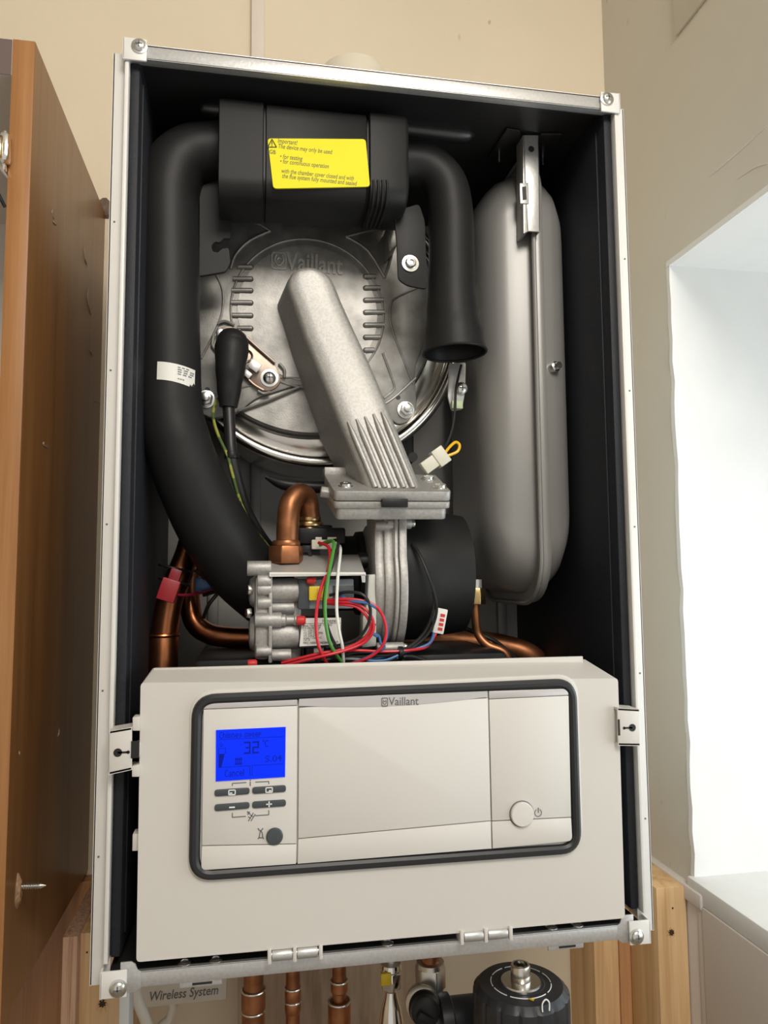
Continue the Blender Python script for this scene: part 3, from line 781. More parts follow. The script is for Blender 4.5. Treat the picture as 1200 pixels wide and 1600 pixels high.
# gas/air duct: rings of a capsule-like section along the run
m = MB()
fl = [(453, 453), (463, 480), (477, 523), (497, 572), (515, 615), (533, 660), (551, 702), (568, 742), (576, 762)]
frt = [(521, 443), (531, 468), (549, 508), (570, 553), (589, 596), (606, 638), (624, 682), (643, 728), (657, 762)]
yfr = [.070, .068, .064, .058, .052, .046, .040, .033, .030]
R = []
for i, (a, b, y) in enumerate(zip(fl, frt, yfr)):
    A = P(*a, y); B = P(*b, y)
    ax = (B - A).normalized(); down = V((0, 1, 0))
    yb = yd + .002 if i < 6 else yd + .002 - (i - 5) * .018
    e = .004
    base_l = A - ax * .010 + V((0, yb - y, -.000)); base_r = B + ax * .006 + V((0, yb - y, 0))
    R.append([base_l, A - ax * .002 + V((0, .008, 0)), A - ax * .0005 + V((0, .003, 0)), A + ax * .003 + V((0, .0005, 0)), A.lerp(B, .3) + V((0, -.0006, 0)), A.lerp(B, .7) + V((0, -.0006, 0)), B - ax * .003 + V((0, .0005, 0)), B + ax * .0005 + V((0, .003, 0)), B + ax * .002 + V((0, .008, 0)), base_r])
# rounded top end
def endring(sc, sh, y, k):
    A, B = P(*fl[0], yfr[0]), P(*frt[0], yfr[0]); c = (A + B) / 2; out = []
    t = (P(*fl[1], yfr[0]) - A).normalized()
    for p in R[0]:
        d = p - c; lat = V((d.x, 0, d.z)); out.append(c - t * sh + lat * sc + V((0, d.y if k == 0 else d.y, 0)))
    return out
R0 = R[0]; extra = []
hw = ((P(*fl[0], yfr[0]) - P(*frt[0], yfr[0])).length) / 2
for ang in (88, 76, 62, 48, 34, 20, 10):
    a = math.radians(ang); extra.append([q + V((0, .006 * (1 - math.cos(a)) ** 3 if 0 < j < 9 else 0, 0)) for j, q in enumerate(endring(max(math.cos(a), .12), hw * math.sin(a) * .98, 0, 0))])
m.rings(extra + R, CAST)
# raised ribs on the lower front
for t in (.13, .31, .49, .67, .85):
    pp = []
    for k in range(6):
        s_ = .0 + k / 5; iu = 5.05 + 2.95 * s_; i0 = min(int(iu), 7); f_ = iu - i0
        A = P(*fl[i0], yfr[i0]).lerp(P(*fl[i0 + 1], yfr[i0 + 1]), f_); B = P(*frt[i0], yfr[i0]).lerp(P(*frt[i0 + 1], yfr[i0 + 1]), f_)
        pp.append(A.lerp(B, t) + V((0, -.0012, 0)))
    m.tube(pp, [.001] + [.0026] * 5, CAST, n=12, sub=3)
DUCT = m.build('gas_air_duct', BO, angle=45)
# tilted flange
def plate(q, thick, off, mm, m, bev=.001, shrink=0):
    n_ = (q[1] - q[0]).cross(q[3] - q[0]).normalized()
    if n_.z < 0: n_ = -n_
    c = sum(q, V()) / 4
    q = [p.lerp(c, shrink) for p in q]
    top = [p - n_ * off for p in q]; top = round_poly(top, .005, 4)
    m.rings([top, [p - n_ * thick for p in top]], mm, bev=bev)
    return n_
q4 = [P(522, 767, .018), P(706, 768, .018), P(680, 741, .075), P(506, 741, .075)]
m = MB(); nn = plate(q4, .0085, 0, CAST, m); m.build('upper_flange', DUCT)
m = MB(); plate(q4, .0060, .0092, CAST, m); 
a = P(617, 783, .017); m.box(a + V((-.011, -.001, -.005)), a + V((.011, .004, .002)), BLKG, bev=.0005)
q = P(508, 765, .05); m.cyl(q + V((-.004, 0, -.002)), q + V((.012, 0, -.004)), .0055, CAST, n=6, bev=.001)
q = P(519, 739, .085); m.box(q + V((-.008, -.01, -.004)), q + V((.012, .012, .004)), CAST, bev=.001)
m.build('middle_flange', DUCT)
m = MB(); plate(q4, .0100, .0152, CAST, m, shrink=.05)
m.build('lower_flange', DUCT)
for (u, v, y) in ((540, 760, .033), (688, 762, .030), (669, 749, .055)):
    c = P(u, v, y); m = MB(); m.lathe(c - nn * .001, nn, [(.0062, 0), (.0062, .0015), (.0050, .0017), (.0048, .0040), (.0022, .0042), (.0018, .002), (.0001, .002)], ZINC, n=28); m.build('bolt', DUCT)

# ================================================================= IGNITER
m = MB()
ye = yd - .0055
m.slab(round_poly([P(*q, ye) for q in ((337, 518), (352, 508), (372, 512), (434, 575), (440, 595), (430, 608), (415, 612), (395, 603), (350, 560))], .006, 5), .003, RUST, bev=.0005)
for a in (((340, 505), (352, 502), (366, 508)), ((333, 525), (332, 540), (340, 550)), ((436, 568), (444, 578), (444, 590)), ((403, 611), (412, 615), (422, 613))):
    m.tube([P(*q, ye - .001) for q in a], .0015, CASTD, n=8)
m.tube([P(*q, ye - .002) for q in ((373, 516), (400, 541), (430, 567))], .0014, RUST, n=8)
m.tube([P(*q, ye - .002) for q in ((385, 590), (398, 602), (412, 610))], .0014, RUST, n=8)
c = P(385, 556, ye - .001); m.torus(c, (0, -1, 0), .0055, .001, CHROME, n=24, k=8)
IG = m.build('igniter_plate', BO)
c = P(421, 591, ye); m = MB(); m.lathe(c, (0, -1, 0), [(.0085, 0), (.0085, .001), (.0062, .0012), (.0058, .003), (.0040, .0045), (.001, .005)], ZINC, n=28)
m.box(c + V((-.0035, -.0054, -.0006)), c + V((.0035, -.0046, .0006)), GINK); m.box(c + V((-.0006, -.0054, -.0035)), c + V((.0006, -.0046, .0035)), GINK); m.build('screw', IG)
m = MB(); c = P(400, 578, ye - .002)
m.box(c + V((-.007, -.006, -.002)), c + V((.004, -.005, .007)), GALV, bev=.0005, rot=Matrix.Rotation(.6, 3, 'Y')); m.box(c + V((-.012, -.003, -.008)), c + V((-.004, 0, -.002)), GALV, bev=.0005, rot=Matrix.Rotation(.7, 3, 'Y')); m.build('earth_tab', IG)
c = P(344, 522, ye); m = MB(); m.cyl(c, c + V((0, -.006, 0)), .0042, ZINC, n=6, bev=.0005); m.build('bolt', IG)
m = MB()
m.tube([P(*q) for q in ((363, 526, .098), (362, 545, .093), (360, 575, .090), (358, 605, .090), (357, 636, .091))], [.0120, .0155, .0135, .0110, .0082], BLK, n=28, sub=6)
m.sphere(P(363, 538, .094), .0148, BLK, sc=(1, 1, 1), n=24)
BOOT = m.build('ignition_boot', BO)
m = MB()
m.tube([P(*q) for q in ((357, 632, .091), (359, 670, .088), (362, 710, .085), (372, 755, .088), (390, 805, .10), (420, 852, .12), (450, 872, .14))], [.0056, .0052, .0050, .0048, .0045, .0045, .0045], WRB, n=16)
q = P(362, 712, .085); m.cyl(q + V((0, 0, .003)), q + V((0, 0, -.003)), .0066, BLKG, n=20, bev=.0006)
m.build('ignition_lead', BO)
m = MB()
m.tube([P(*q) for q in ((352, 612, .105), (338, 628, .100), (333, 650, .094), (341, 680, .086), (355, 710, .081), (363, 740, .081), (378, 790, .088), (400, 830, .10), (424, 858, .12))], .0014, GRNY, n=8)
lab(m.build('earth_wire', BO), 'green and yellow striped wire')

# sensor clip at the right of the rim
m = MB()
m.slab(round_poly([P(*q, .105) for q in ((702, 568), (728, 566), (727, 612), (722, 640), (706, 642), (700, 620))], .002, 3), .003, GALV, bev=.0005)
b_ = m.build('sensor_bracket', BO)
c = P(721, 607, .104); m = MB(); m.lathe(c, (0, -1, 0), [(.0062, 0), (.0060, .002), (.004, .0035), (.0005, .0038)], ZINC, n=20); m.box(c + V((-.003, -.0045, -.0005)), c + V((.003, -.0036, .0005)), GINK); m.box(c + V((-.0005, -.0045, -.003)), c + V((.0005, -.0036, .003)), GINK); m.build('screw', b_)
m = MB(); a = P(713, 633, .099); m.box(a + V((-.005, -.003, -.004)), a + V((.006, .004, .004)), mat('pale_green_clip', (.50, .60, .38), .4), bev=.001); m.build('wire_clip', b_)
m = MB(); m.tube([P(*q) for q in ((721, 570, .098), (716, 590, .098), (712, 612, .096), (711, 640, .094), (707, 670, .092), (698, 695, .088), (688, 712, .08))], .0013, WRB, n=8)
m.build('sensor_wire', BO)
m = MB()
a = P(682, 718, .072); rt = Matrix.Rotation(math.radians(-36), 3, 'Y')
m.box(a + V((-.016, -.005, -.006)), a + V((.008, .005, .006)), CREAM, bev=.001, rot=rt, piv=a); m.box(a + V((-.002, -.0065, -.0085)), a + V((.010, .0065, .0085)), CREAM, bev=.001, rot=rt, piv=a)
PLG = m.build('plug_connector', BO)
m = MB(); m.tube([P(*q, .070) for q in ((692, 712), (703, 698), (712, 691), (718, 696), (714, 706), (697, 713))], .0014, YW, n=10); lab(m.build('wire_loop', PLG), 'yellow wire loop')

# ================================================================= EXPANSION VESSEL
xs = P(846, 600, .066).x
y0, y1 = .064, .247
zt_, zb_ = .711, .267
cy, cz = (y0 + y1) / 2, (zt_ + zb_) / 2; wy, hz = (y1 - y0), (zt_ - zb_)
def vring(dx, ins, rad, insz=None, dz=0):
    insz = ins if insz is None else insz
    return [V((xs + dx, cy + a, cz + b + dz)) for a, b in rrect(wy - 2 * ins, hz - 2 * insz, rad, 10)]
m = MB()
prof = [(-.050, .052, .02, .070), (-.049, .040, .03, .058), (-.046, .029, .04, .045), (-.041, .021, .045, .034), (-.034, .015, .048, .024), (-.026, .012, .050, .016), (-.012, .010, .050, .010), (-.0045, .009, .050, .009), (-.004, .001, .046, .001), (-.001, 0, .046, 0), (.002, 0, .046, 0), (.005, .001, .046, .001), (.0055, .009, .05, .009),
        (.016, .010, .050, .014), (.024, .012, .048, .022), (.031, .018, .045, .036), (.036, .028, .038, .052), (.0385, .041, .03, .068), (.039, .055, .02, .080)]
m.rings([vring(a, b, c, d) for a, b, c, d in prof], VES)
VE = m.build('expansion_vessel', BO, angle=50)
m = MB(); loopp = vring(-.0052, -.0004, .046); loopp = [p for p in loopp]
R = []; N = len(loopp)
for i in range(N):
    t = (loopp[(i + 1) % N] - loopp[i - 1]).normalized(); ax = V((1, 0, 0)); s_ = t.cross(ax)
    R.append([loopp[i] + ax * math.cos(2 * PI * j / 10) * .0022 + s_ * math.sin(2 * PI * j / 10) * .0022 for j in range(10)])
m.rings(R, VES, closed=True); m.build('vessel_seam', VE)
c = PX(852, 580, xs + .025); c = P(856, 576, .098); c.x = xs + .0215
c2 = P(868, 570, .060)
m = MB(); c = P(853, 579, .080)
m.lathe(c + V((0, .006, 0)), (.35, -1, .08), [(.0105, 0), (.0100, .004), (.0068, .005), (.0064, .011), (.0050, .0115), (.0050, .018), (.0036, .019), (.0034, .0225), (.001, .0225)], ZINC, n=24)
m.build('air_valve', VE)
# bracket
m = MB()
def top_pt(u, v, z=.714):
    d = RM @ V(((u - 600) / F, -(v - 800) / F, -1)); return CAMLOC + d * ((z - CAMLOC.z) / d.z)
for qs in (((792, 199), (812, 203), (815, 212), (803, 250), (758, 251)), ((846, 207), (877, 208), (858, 248), (842, 250), (842, 212))):
    q = [top_pt(*k) for k in qs]; m.rings([q, [p + V((0, 0, -.0015)) for p in q]], GALVD, bev=.0004)
for u, v in ((780, 240), (848, 245)):
    a = top_pt(u, v); m.cyl(a, a + V((0, 0, -.009)), .0012, ZINC, n=8)
ybk = .055
m.slab([P(*q, ybk) for q in ((817, 211), (842, 211), (844, 362), (824, 361))], .002, GALV, bev=.0004)
m.slab([P(*q, ybk) for q in ((817, 211), (819, 211), (826, 361), (818, 365))], .018, GALV, bev=.0004)
m.slab([P(*q, ybk) for q in ((840, 211), (842, 211), (844, 362), (842, 362))], .010, GALV, bev=.0004)
m.slab([P(*q, ybk - .0012) for q in ((812, 286), (826, 285), (827, 318), (813, 318))], .008, GALV, bev=.0006)
m.slab([P(*q, ybk - .0018) for q in ((816, 292), (822, 291), (823, 311), (817, 312))], .001, INK)
c = P(830, 233, ybk); m.cyl(c, c + V((0, -.0003, 0)), .0030, INK, n=20)
m.build('vessel_bracket', BO)
# vessel pipe with nut
m = MB(); c = P(742, 938, .11); m.cyl(c + V((0, 0, .012)), c + V((0, 0, -.004)), .0105, BRASS, n=6, bev=.001); m.cyl(c + V((0, 0, .02)), c + V((0, 0, .01)), .007, GALV, n=20)
VN = m.build('pipe_nut', BO)
m = MB(); m.tube([P(*q) for q in ((742, 935, .11), (743, 965, .11), (747, 990, .11), (762, 1008, .105), (790, 1022, .10), (800, 1060, .10))], .0042, COPD, n=16); m.build('vessel_pipe', BO)

# ================================================================= FAN
fx0 = P(592, 910, .05).x; fx1 = P(638, 910, .05).x; fc = P(620, 915, .098); 
m = MB()
c = V((0, .102, fc.z)); 
def disc(x0, x1, r, mm, e=.002):
    m.lathe(V((x0, c.y, c.z)), (1, 0, 0), [(r - e, 0), (r, e), (r, x1 - x0 - e), (r - e, x1 - x0)], mm, n=72)
xa = P(590, 910, .045).x; xb = P(612, 910, .045).x; xc = P(620, 910, .045).x; xd = P(636, 910, .045).x
zn = P(600, 808, .055).z + .004
def volute(x0, x1, r, yn, mm, bev=.0025):
    pts = []
    a1 = math.acos(max(-1, min(1, (c.y - yn) / r)))        # where the neck leaves the scroll, measured from the front (-y)
    for k in range(44):
        a = a1 - (2 * PI - 1.0 + a1 * .0) * k / 43
        pts.append(V((x0, c.y - r * math.cos(a), c.z + r * math.sin(a))))
    pts = [V((x0, yn, zn))] + pts + [V((x0, yn + .045, zn))]
    m.rings([pts, [p + V((x1 - x0, 0, 0)) for p in pts]], mm, bev=bev)
volute(xa - .002, xb - .004, .0570, .0500, CAST, .004)
volute(xa + .006, xb + .003, .0600, .0470, CAST, .003)
volute(xb + .0025, xc + .0015, .0635, .0440, CAST, .001)
volute(xc + .0020, xd, .0645, .0430, CAST, .0012)
for (u, v, l) in ((632, 818, .016), (620, 1012, .018), (610, 822, .014)):
    q = P(u, v, .05); m.cyl(q + V((-l, 0, 0)), q + V((.006, 0, 0)), .0048, CAST, n=20, bev=.001); m.cyl(q + V((.006, 0, 0)), q + V((.009, 0, 0)), .0038, ZINC, n=16, bev=.0005)
q = P(617, 850, .046); m.box(q + V((-.002, 0, -.012)), q + V((.004, .01, .02)), CAST, bev=.002)
q = P(628, 838, .046); m.box(q + V((-.003, 0, -.008)), q + V((.003, .01, .016)), CAST, bev=.002)
FAN = m.build('fan_housing', BO, angle=40)
m = MB()
x0 = xd; x1 = P(722, 910, .11).x
m.lathe(V((x0, c.y + .012, c.z + .011)), (1, 0, 0), [(.058, 0), (.062, .002), (.0625, .028), (.060, .0345), (.056, x1 - x0 - .002), (.050, x1 - x0), (.001, x1 - x0)], BLK, n=64)
m.build('fan_motor', FAN)
m = MB(); m.lathe(V((P(522, 870, .12).x, .13, c.z + .012)), (1, 0, 0), [(.030, 0), (.036, .003), (.036, .02), (.040, .022), (.042, .045)], BLK, n=48)
q = P(576, 875, .09); m.cyl(q + V((-.01, 0, 0)), q + V((.01, 0, 0)), .007, GALVD, n=20, bev=.001)
m.build('fan_inlet', FAN)
m = MB(); m.slab([P(*q, .048) for q in ((576, 898), (588, 897), (588, 1010), (566, 1012), (567, 965), (574, 940))], .02, mat('pale_gasket_plate', (.55, .55, .50), .4), bev=.001); m.build('side_plate', FAN)
# motor plug
m = MB(); a = P(686, 970, .055); rt = Matrix.Rotation(math.radians(12), 3, 'Y')
m.box(a + V((-.005, -.005, -.011)), a + V((.005, .005, .011)), LBL, bev=.001, rot=rt, piv=a)
for k in range(4): m.box(a + V((-.001, -.0056, -.008 + k * .004)), a + V((.003, -.0048, -.0055 + k * .004)), REDC, rot=rt, piv=a)
m.build('motor_plug', FAN)

# ================================================================= GAS VALVE
m = MB()
yg = .040
def bx(u0, v0, u1, v1, y0, dep, mm, bev=.0015):
    a = P(u0, v0, y0); b = P(u1, v1, y0); m.box((a.x, y0, b.z), (b.x, y0 + dep, a.z), mm, bev=bev)
bx(398, 898, 422, 1032, yg + .004, .05, CAST, .004)
bx(420, 893, 425, 1036, yg, .06, CAST, .001)
bx(424, 906, 472, 1032, yg + .016, .045, CAST, .004)
# end cap, bosses and barrels
for v, r in ((925, 20), (990, 24)):
    a = P(398, v, yg + .02); m.lathe(a + V((.004, .004, 0)), (-1, 0, 0), [(r * .00054 + .003, 0), (r * .00054 + .003, .004), (r * .00054, .008), (r * .0003, .009)], CAST, n=32)
for (v, r, u1) in ((923, .0105, 466), (950, .0055, 460), (992, .0125, 466)):
    a = P(424, v, yg + .016); b = P(u1, v, yg + .016); m.cyl(a, V((b.x, a.y, a.z)), r, CAST, n=32, bev=.001)
for (u0, u1, v, r) in ((386, 424, 888, .0062), (402, 424, 908, .0060), (402, 424, 921, .0050), (402, 424, 942, .0050), (398, 440, 969, .0062), (400, 424, 1018, .0050), (424, 455, 1024, .0050)):
    a = P(u0, v, yg + .004); b = P(u1, v, yg + .004); m.cyl(a, V((b.x, a.y, a.z)), r, CAST, n=24, bev=.0008)
for (u, v) in ((394, 921), (392, 958)):
    a = P(u, v, yg + .01); m.cyl(a, a + V((-.004, -.001, 0)), .0046, ZINC, n=6, bev=.0006)
a = P(440, 969, yg + .004); m.lathe(a, (1, 0, 0), [(.0048, 0), (.0048, .003), (.0036, .004), (.0036, .010), (.0045, .011), (.0045, .015)], CAST, n=24)
GV = m.build('gas_valve', BO, angle=40)
m = MB()
q = [P(421, 897, .036), P(571, 897, .036), P(560, 866, .085), P(425, 868, .085)]
m.rings([q, [p + V((0, 0, -.0015)) for p in q]], BACKM, bev=.0004)
m.slab([P(*k, .036) for k in ((421, 894), (571, 894), (572, 899), (421, 901))], .0015, LBL)
m.slab([P(*k, .036) for k in ((564, 898), (571, 898), (571, 910), (566, 910))], .0015, GALV)
m.build('cover_plate', GV)
m = MB(); bx(470, 905, 553, 951, .048, .04, GREYP, .0015); bx(466, 905, 484, 952, .046, .04, BTN, .001); bx(520, 915, 553, 935, .0475, .003, BTN, .0005); m.build('solenoid_coil', GV)
m = MB(); bx(483, 916, 513, 938, .042, .01, YELC, .0008); bx(496, 919, 512, 934, .040, .003, YELC, .0006); lab(m.build('coil_connector', GV), 'yellow plastic connector')
m = MB(); bx(466, 966, 535, 1012, .044, .04, GALVD, .002); bx(478, 1008, 535, 1028, .05, .03, BLKG, .002); bx(490, 1010, 506, 1022, .047, .006, BACKM, .001); m.build('regulator_housing', GV)
m = MB(); a = P(471, 966, .0436); b = P(533, 1008, .0436)
q = [P(472, 966, .0436), P(533, 965, .0436), P(531, 1007, .0436), P(468, 1010, .0436)]; m.slab(q, .0006, LBL)
def gt(t, u, v, s_, wpx): m.text(t, P(u, v, .0435), (1, 0, 0), (0, 0, 1), s_, INK, ext=.0001, width=wpx * .627 / 1155)
gt('Honeywell', 504, 973, .0048, 26); 
pline(m, (477, 974.5), (532, 973.5), .6, INK, y0=.0435, d=.0001)
gt('Resp. Honeywell  CE 0063', 474, 979, .0026, 44); gt('C€-0063BQ1829', 474, 983, .0026, 26); gt('V1: 220-240V', 474, 987, .0026, 24); gt('V2: 24V 50/60Hz', 474, 991, .0026, 30); gt('V3: 220-240V', 474, 995, .0026, 24); gt('Group 1 Class B+C', 474, 998.5, .0026, 28); gt('CAT: III', 474, 1002, .0026, 10); gt('MFG 1000020046584074  3675', 474, 1006.5, .0028, 54)
lab(m.build('rating_label', GV), 'white rating label with black print')
for (u, v, y, r) in ((469, 969.5, .040, .0040), (485, 907, .044, .0030), (393, 1037, .040, .0034)):
    q = P(u, v, y); m = MB(); m.lathe(q + V((-.003, 0, 0)), (1, 0, 0), [(r * .9, 0), (r, .001), (r, .006), (r * .7, .0075)], REDC, n=20); m.build('red_cap', GV)
m = MB(); bx(466, 824, 540, 850, .082, .03, BLKG, .002); bx(470, 850, 500, 880, .085, .02, BLKG, .002); bx(484, 820, 520, 828, .085, .03, BLKG, .002); q = P(477, 868, .083); m.lathe(q + V((0, .002, 0)), (0, -1, 0), [(.006, 0), (.006, .004), (.003, .004), (.003, .001)], BLKG, n=20); m.build('control_block', GV)
m = MB(); bx(487, 843, 530, 858, .076, .01, CREAM, .001); bx(493, 839, 503, 845, .076, .008, CREAM, .0006); bx(512, 839, 526, 845, .076, .008, CREAM, .0006); m.build('block_connector', GV)
# gas pipe loop with nut
m = MB(); m.tube([P(*q) for q in ((448, 866, .070), (449, 845, .070), (450, 815, .070), (454, 787, .072), (467, 772, .078), (479, 779, .086), (483, 800, .092), (484, 822, .095))], .0098, COPD, n=28, sub=8)
GP = m.build('gas_pipe', BO)
m = MB(); a = P(447, 855, .070); m.cyl(a + V((0, 0, .0)), a + V((0, 0, .006)), .0125, COPD, n=28, bev=.002); m.cyl(a + V((0, 0, .001)), a + V((0, 0, -.0145)), .0158, COPD, n=6, bev=.0012, rot=.55); m.build('compression_nut', GP)
m = MB(); a = P(483, 808, .095); 
for k, r in ((0, .0115), (-.005, .0135), (-.010, .0120)): m.cyl(a + V((0, 0, k)), a + V((0, 0, k - .004)), r, BRASS, n=28, bev=.0008)
m.build('brass_union', GP)

# ================================================================= WATER PIPES LEFT AND BEHIND
m = MB(); m.tube([P(*q) for q in ((306, 800, .150), (298, 850, .140), (282, 895, .130), (266, 935, .125), (258, 980, .125), (254, 1040, .125), (254, 1200, .125))], .0118, COP, n=28, sub=8)
FP = m.build('flow_pipe', BO)
m = MB(); a = P(255, 992, .125); m.cyl(a, a + V((0, 0, -.09)), .0135, COP, n=32, bev=.001); m.torus(a, (0, 0, 1), .0135, .0018, COP, n=36, k=8, up=(0, 1, 0)); m.build('pipe_sleeve', FP)
m = MB(); a = P(264, 922, .110); rt = Matrix.Rotation(math.radians(18), 3, 'Y'); m.box(a + V((-.008, -.006, -.010)), a + V((.008, .004, .010)), mat('dark_red_plug', (.35, .02, .03), .4), bev=.001, rot=rt, piv=a)
m.box(a + V((-.004, -.005, .009)), a + V((.006, .004, .020)), mat('dark_red_plug_tab', (.30, .02, .03), .4), bev=.001, rot=rt, piv=a)
lab(m.build('sensor_plug', FP), 'dark red plastic plug')
m = MB(); a = P(270, 898, .118)
for k in (-1, 1): m.torus(a + V((.001, .004, k * .006)), (.25, 0, 1), .0135, .0014, BLKG, n=28, k=8, up=(0, 1, 0))
m.build('sensor_clip', FP)
m = MB(); m.tube([P(*q) for q in ((300, 830, .19), (297, 900, .18), (297, 940, .17), (304, 972, .165), (326, 990, .16), (360, 996, .155), (410, 997, .15), (470, 1000, .15))], .0100, COP, n=28, sub=8)
RP = m.build('return_pipe', BO)
m = MB(); a = P(322, 912, .145); m.box(a + V((-.010, -.005, -.007)), a + V((.008, .005, .006)), BLUE, bev=.001); lab(m.build('sensor_plug', RP), 'blue plastic plug')
m = MB(); m.tube([P(*q) for q in ((268, 928, .11), (290, 930, .12), (320, 925, .13), (350, 918, .12))], .0013, mat('dark_red_wire', (.25, .01, .04), .4), n=8); m.tube([P(*q) for q in ((280, 905, .12), (300, 890, .13), (320, 905, .13))], .0013, WRB, n=8); m.tube([P(*q) for q in ((318, 930, .13), (340, 925, .12), (326, 945, .12), (318, 965, .13))], .0018, WRB, n=8); m.build('sensor_cable', BO)
m = MB(); m.tube([P(*q) for q in ((590, 1008, .19), (660, 1000, .19), (740, 1003, .19), (790, 1010, .185), (830, 1025, .18), (860, 1060, .18))], .0120, COPD, n=28, sub=8); m.build('return_pipe', BO)
m = MB(); m.tube([P(*q) for q in ((705, 975, .14), (735, 985, .13), (770, 1000, .12), (790, 1015, .11), (810, 1035, .11), (820, 1060, .11))], .0022, WRB, n=10); m.build('pump_cable', BO)
# lower black plastic hydraulic block behind the panel
m = MB(); m.box((.055, .06, .19), (.33, .20, .226), BLKG, bev=.006); m.box((.02, .10, .02), (.11, .20, .10), BLKG, bev=.006); m.lathe((.032, .06, .16), (1, 0, 0), [(.02, 0), (.03, .01), (.03, .03)], BLKG, n=32); m.build('hydraulic_block', BO)
m = MB(); a = P(420, 748, .12); m.tube([P(415, 745, .13), P(450, 758, .13), P(520, 762, .13)], [.002, .006, .006], BLKG, n=12); m.build('condensate_spout', BO)
m = MB(); m.box((.245, .16, .41), (.268, YB, .60), BLKG, bev=.004); a = P(644, 715, .15); m.cyl(a, a + V((0, -.004, 0)), .005, BLKG, n=16); m.build('rear_bracket', BO)

# ================================================================= WIRES
def wire(px, r, mm, lb=None, n=8):
    m = MB(); m.tube([P(*q) for q in px], r, mm, n=n, sub=7); o = m.build('wire', BO)
    if lb: lab(o, lb)
    return o
wire([(527, 852, .070), (532, 858, .055), (528, 900, .030), (526, 950, .026), (530, 985, .026), (535, 1010, .030), (537, 1040, .04)], .0013, WWH, 'white wire')
wire([(500, 852, .070), (512, 846, .060), (522, 850, .045), (514, 895, .028), (508, 940, .024), (510, 980, .024), (518, 1010, .028), (538, 1040, .04)], .0015, GRN, 'green wire')
wire([(506, 850, .068), (527, 844, .055), (526, 862, .045), (512, 905, .032), (506, 945, .030), (512, 980, .030), (526, 1012, .033), (545, 1042, .045)], .0014, WRB, 'black wire')
wire([(498, 848, .070), (514, 856, .055), (514, 885, .042), (500, 925, .030), (494, 965, .026), (496, 1000, .026), (503, 1022, .03), (514, 1042, .04)], .0014, RED, 'red wire')
wire([(510, 938, .038), (540, 936, .030), (572, 940, .026), (592, 952, .024), (603, 978, .024), (600, 1004, .026), (585, 1022, .03), (560, 1034, .035), (540, 1036, .045)], .0013, RED, 'red wire')
wire([(510, 941, .038), (545, 941, .030), (566, 948, .028), (581, 965, .026), (583, 985, .026), (570, 1003, .03), (540, 1016, .03), (500, 1026, .03), (445, 1040, .04)], .0013, RED, 'red wire')
wire([(510, 943, .040), (540, 945, .032), (560, 950, .030), (576, 968, .028), (578, 985, .028), (562, 1003, .032), (532, 1015, .033), (495, 1022, .033), (440, 1036, .043)], .0013, RED, 'red wire')
wire([(528, 927, .040), (545, 938, .030), (575, 943, .024), (596, 958, .026), (605, 985, .026), (597, 1010, .028), (575, 1027, .033), (545, 1038, .04)], .0013, BLUE, 'blue wire')
wire([(590, 995, .034), (582, 990, .034), (592, 994, .034), (595, 1006, .034), (600, 1012, .034), (572, 1030, .033), (600, 1032, .033), (622, 1024, .035)], .0011, BLUE, 'blue wire')
wire([(515, 930, .040), (545, 925, .030), (568, 930, .024), (578, 948, .024), (577, 970, .025), (565, 992, .03), (545, 1004, .035), (510, 1012, .04)], .0013, WRB, 'black wire')
wire([(586, 975, .040), (575, 992, .036), (550, 1005, .036), (520, 1012, .038)], .0011, mat('dark_green_wire', (.03, .18, .12), .4), 'dark green wire')
wire([(520, 1018, .036), (550, 1016, .034), (600, 1018, .036), (640, 1016, .036), (667, 1010, .045), (682, 988, .052)], .0012, RED, 'red wire')
wire([(560, 1032, .04), (600, 1026, .04), (650, 1014, .042), (672, 1004, .045), (678, 988, .052)], .0012, BLUE, 'blue wire')
wire([(644, 848, .055), (655, 865, .045), (668, 895, .038), (678, 925, .036), (682, 955, .040), (672, 985, .045), (650, 1008, .045), (620, 1022, .04), (560, 1026, .04), (510, 1024, .045)], .0014, WRB, 'black wire')
wire([(648, 852, .055), (660, 875, .044), (675, 912, .038), (678, 945, .040), (668, 980, .046), (648, 1004, .046), (618, 1018, .042), (560, 1020, .042), (500, 1030, .045)], .0014, WRB, 'black wire')
wire([(440, 1044, .05), (480, 1034, .042), (540, 1030, .040), (600, 1034, .040), (640, 1026, .042), (690, 1044, .05)], .0024, WRB, 'black wire sleeve')
m = MB(); a = P(626, 1020, .038); m.cyl(a + V((-.002, 0, 0)), a + V((.002, 0, 0)), .0055, BLKG, n=14, bev=.0004); m.tube([a + V((0, 0, -.004)), a + V((.004, -.002, -.010))], .0012, BLKG, n=8, sub=1); m.build('cable_tie', BO)
m = MB(); a = P(497, 1030, .038); m.cyl(a + V((-.002, 0, 0)), a + V((.002, 0, 0)), .0045, BLKG, n=14, bev=.0004); m.build('cable_tie', BO)

# ================================================================= WALL CABINET
cx1, cx0 = -.080, -.0978; cz0, cz1 = -.040, .7445; cyf = .045
CB = empty('wall_cabinet', (-.38, .19, cz0)); tag(CB, 'cherry wood wall cabinet left of the boiler, shown by its scuffed side panel', 'cabinet')
m = MB(); m.box((cx0, cyf, cz0), (cx1, YW_, cz1), CAB, bev=.0006); SP = m.build('side_panel', CB)
m = MB(); m.box((cx0 + .0002, cyf - .0008, cz0 + .0004), (cx1 - .0002, cyf + .0004, cz1 - .0004), CABE, bev=.0003); m.build('edge_band', SP)
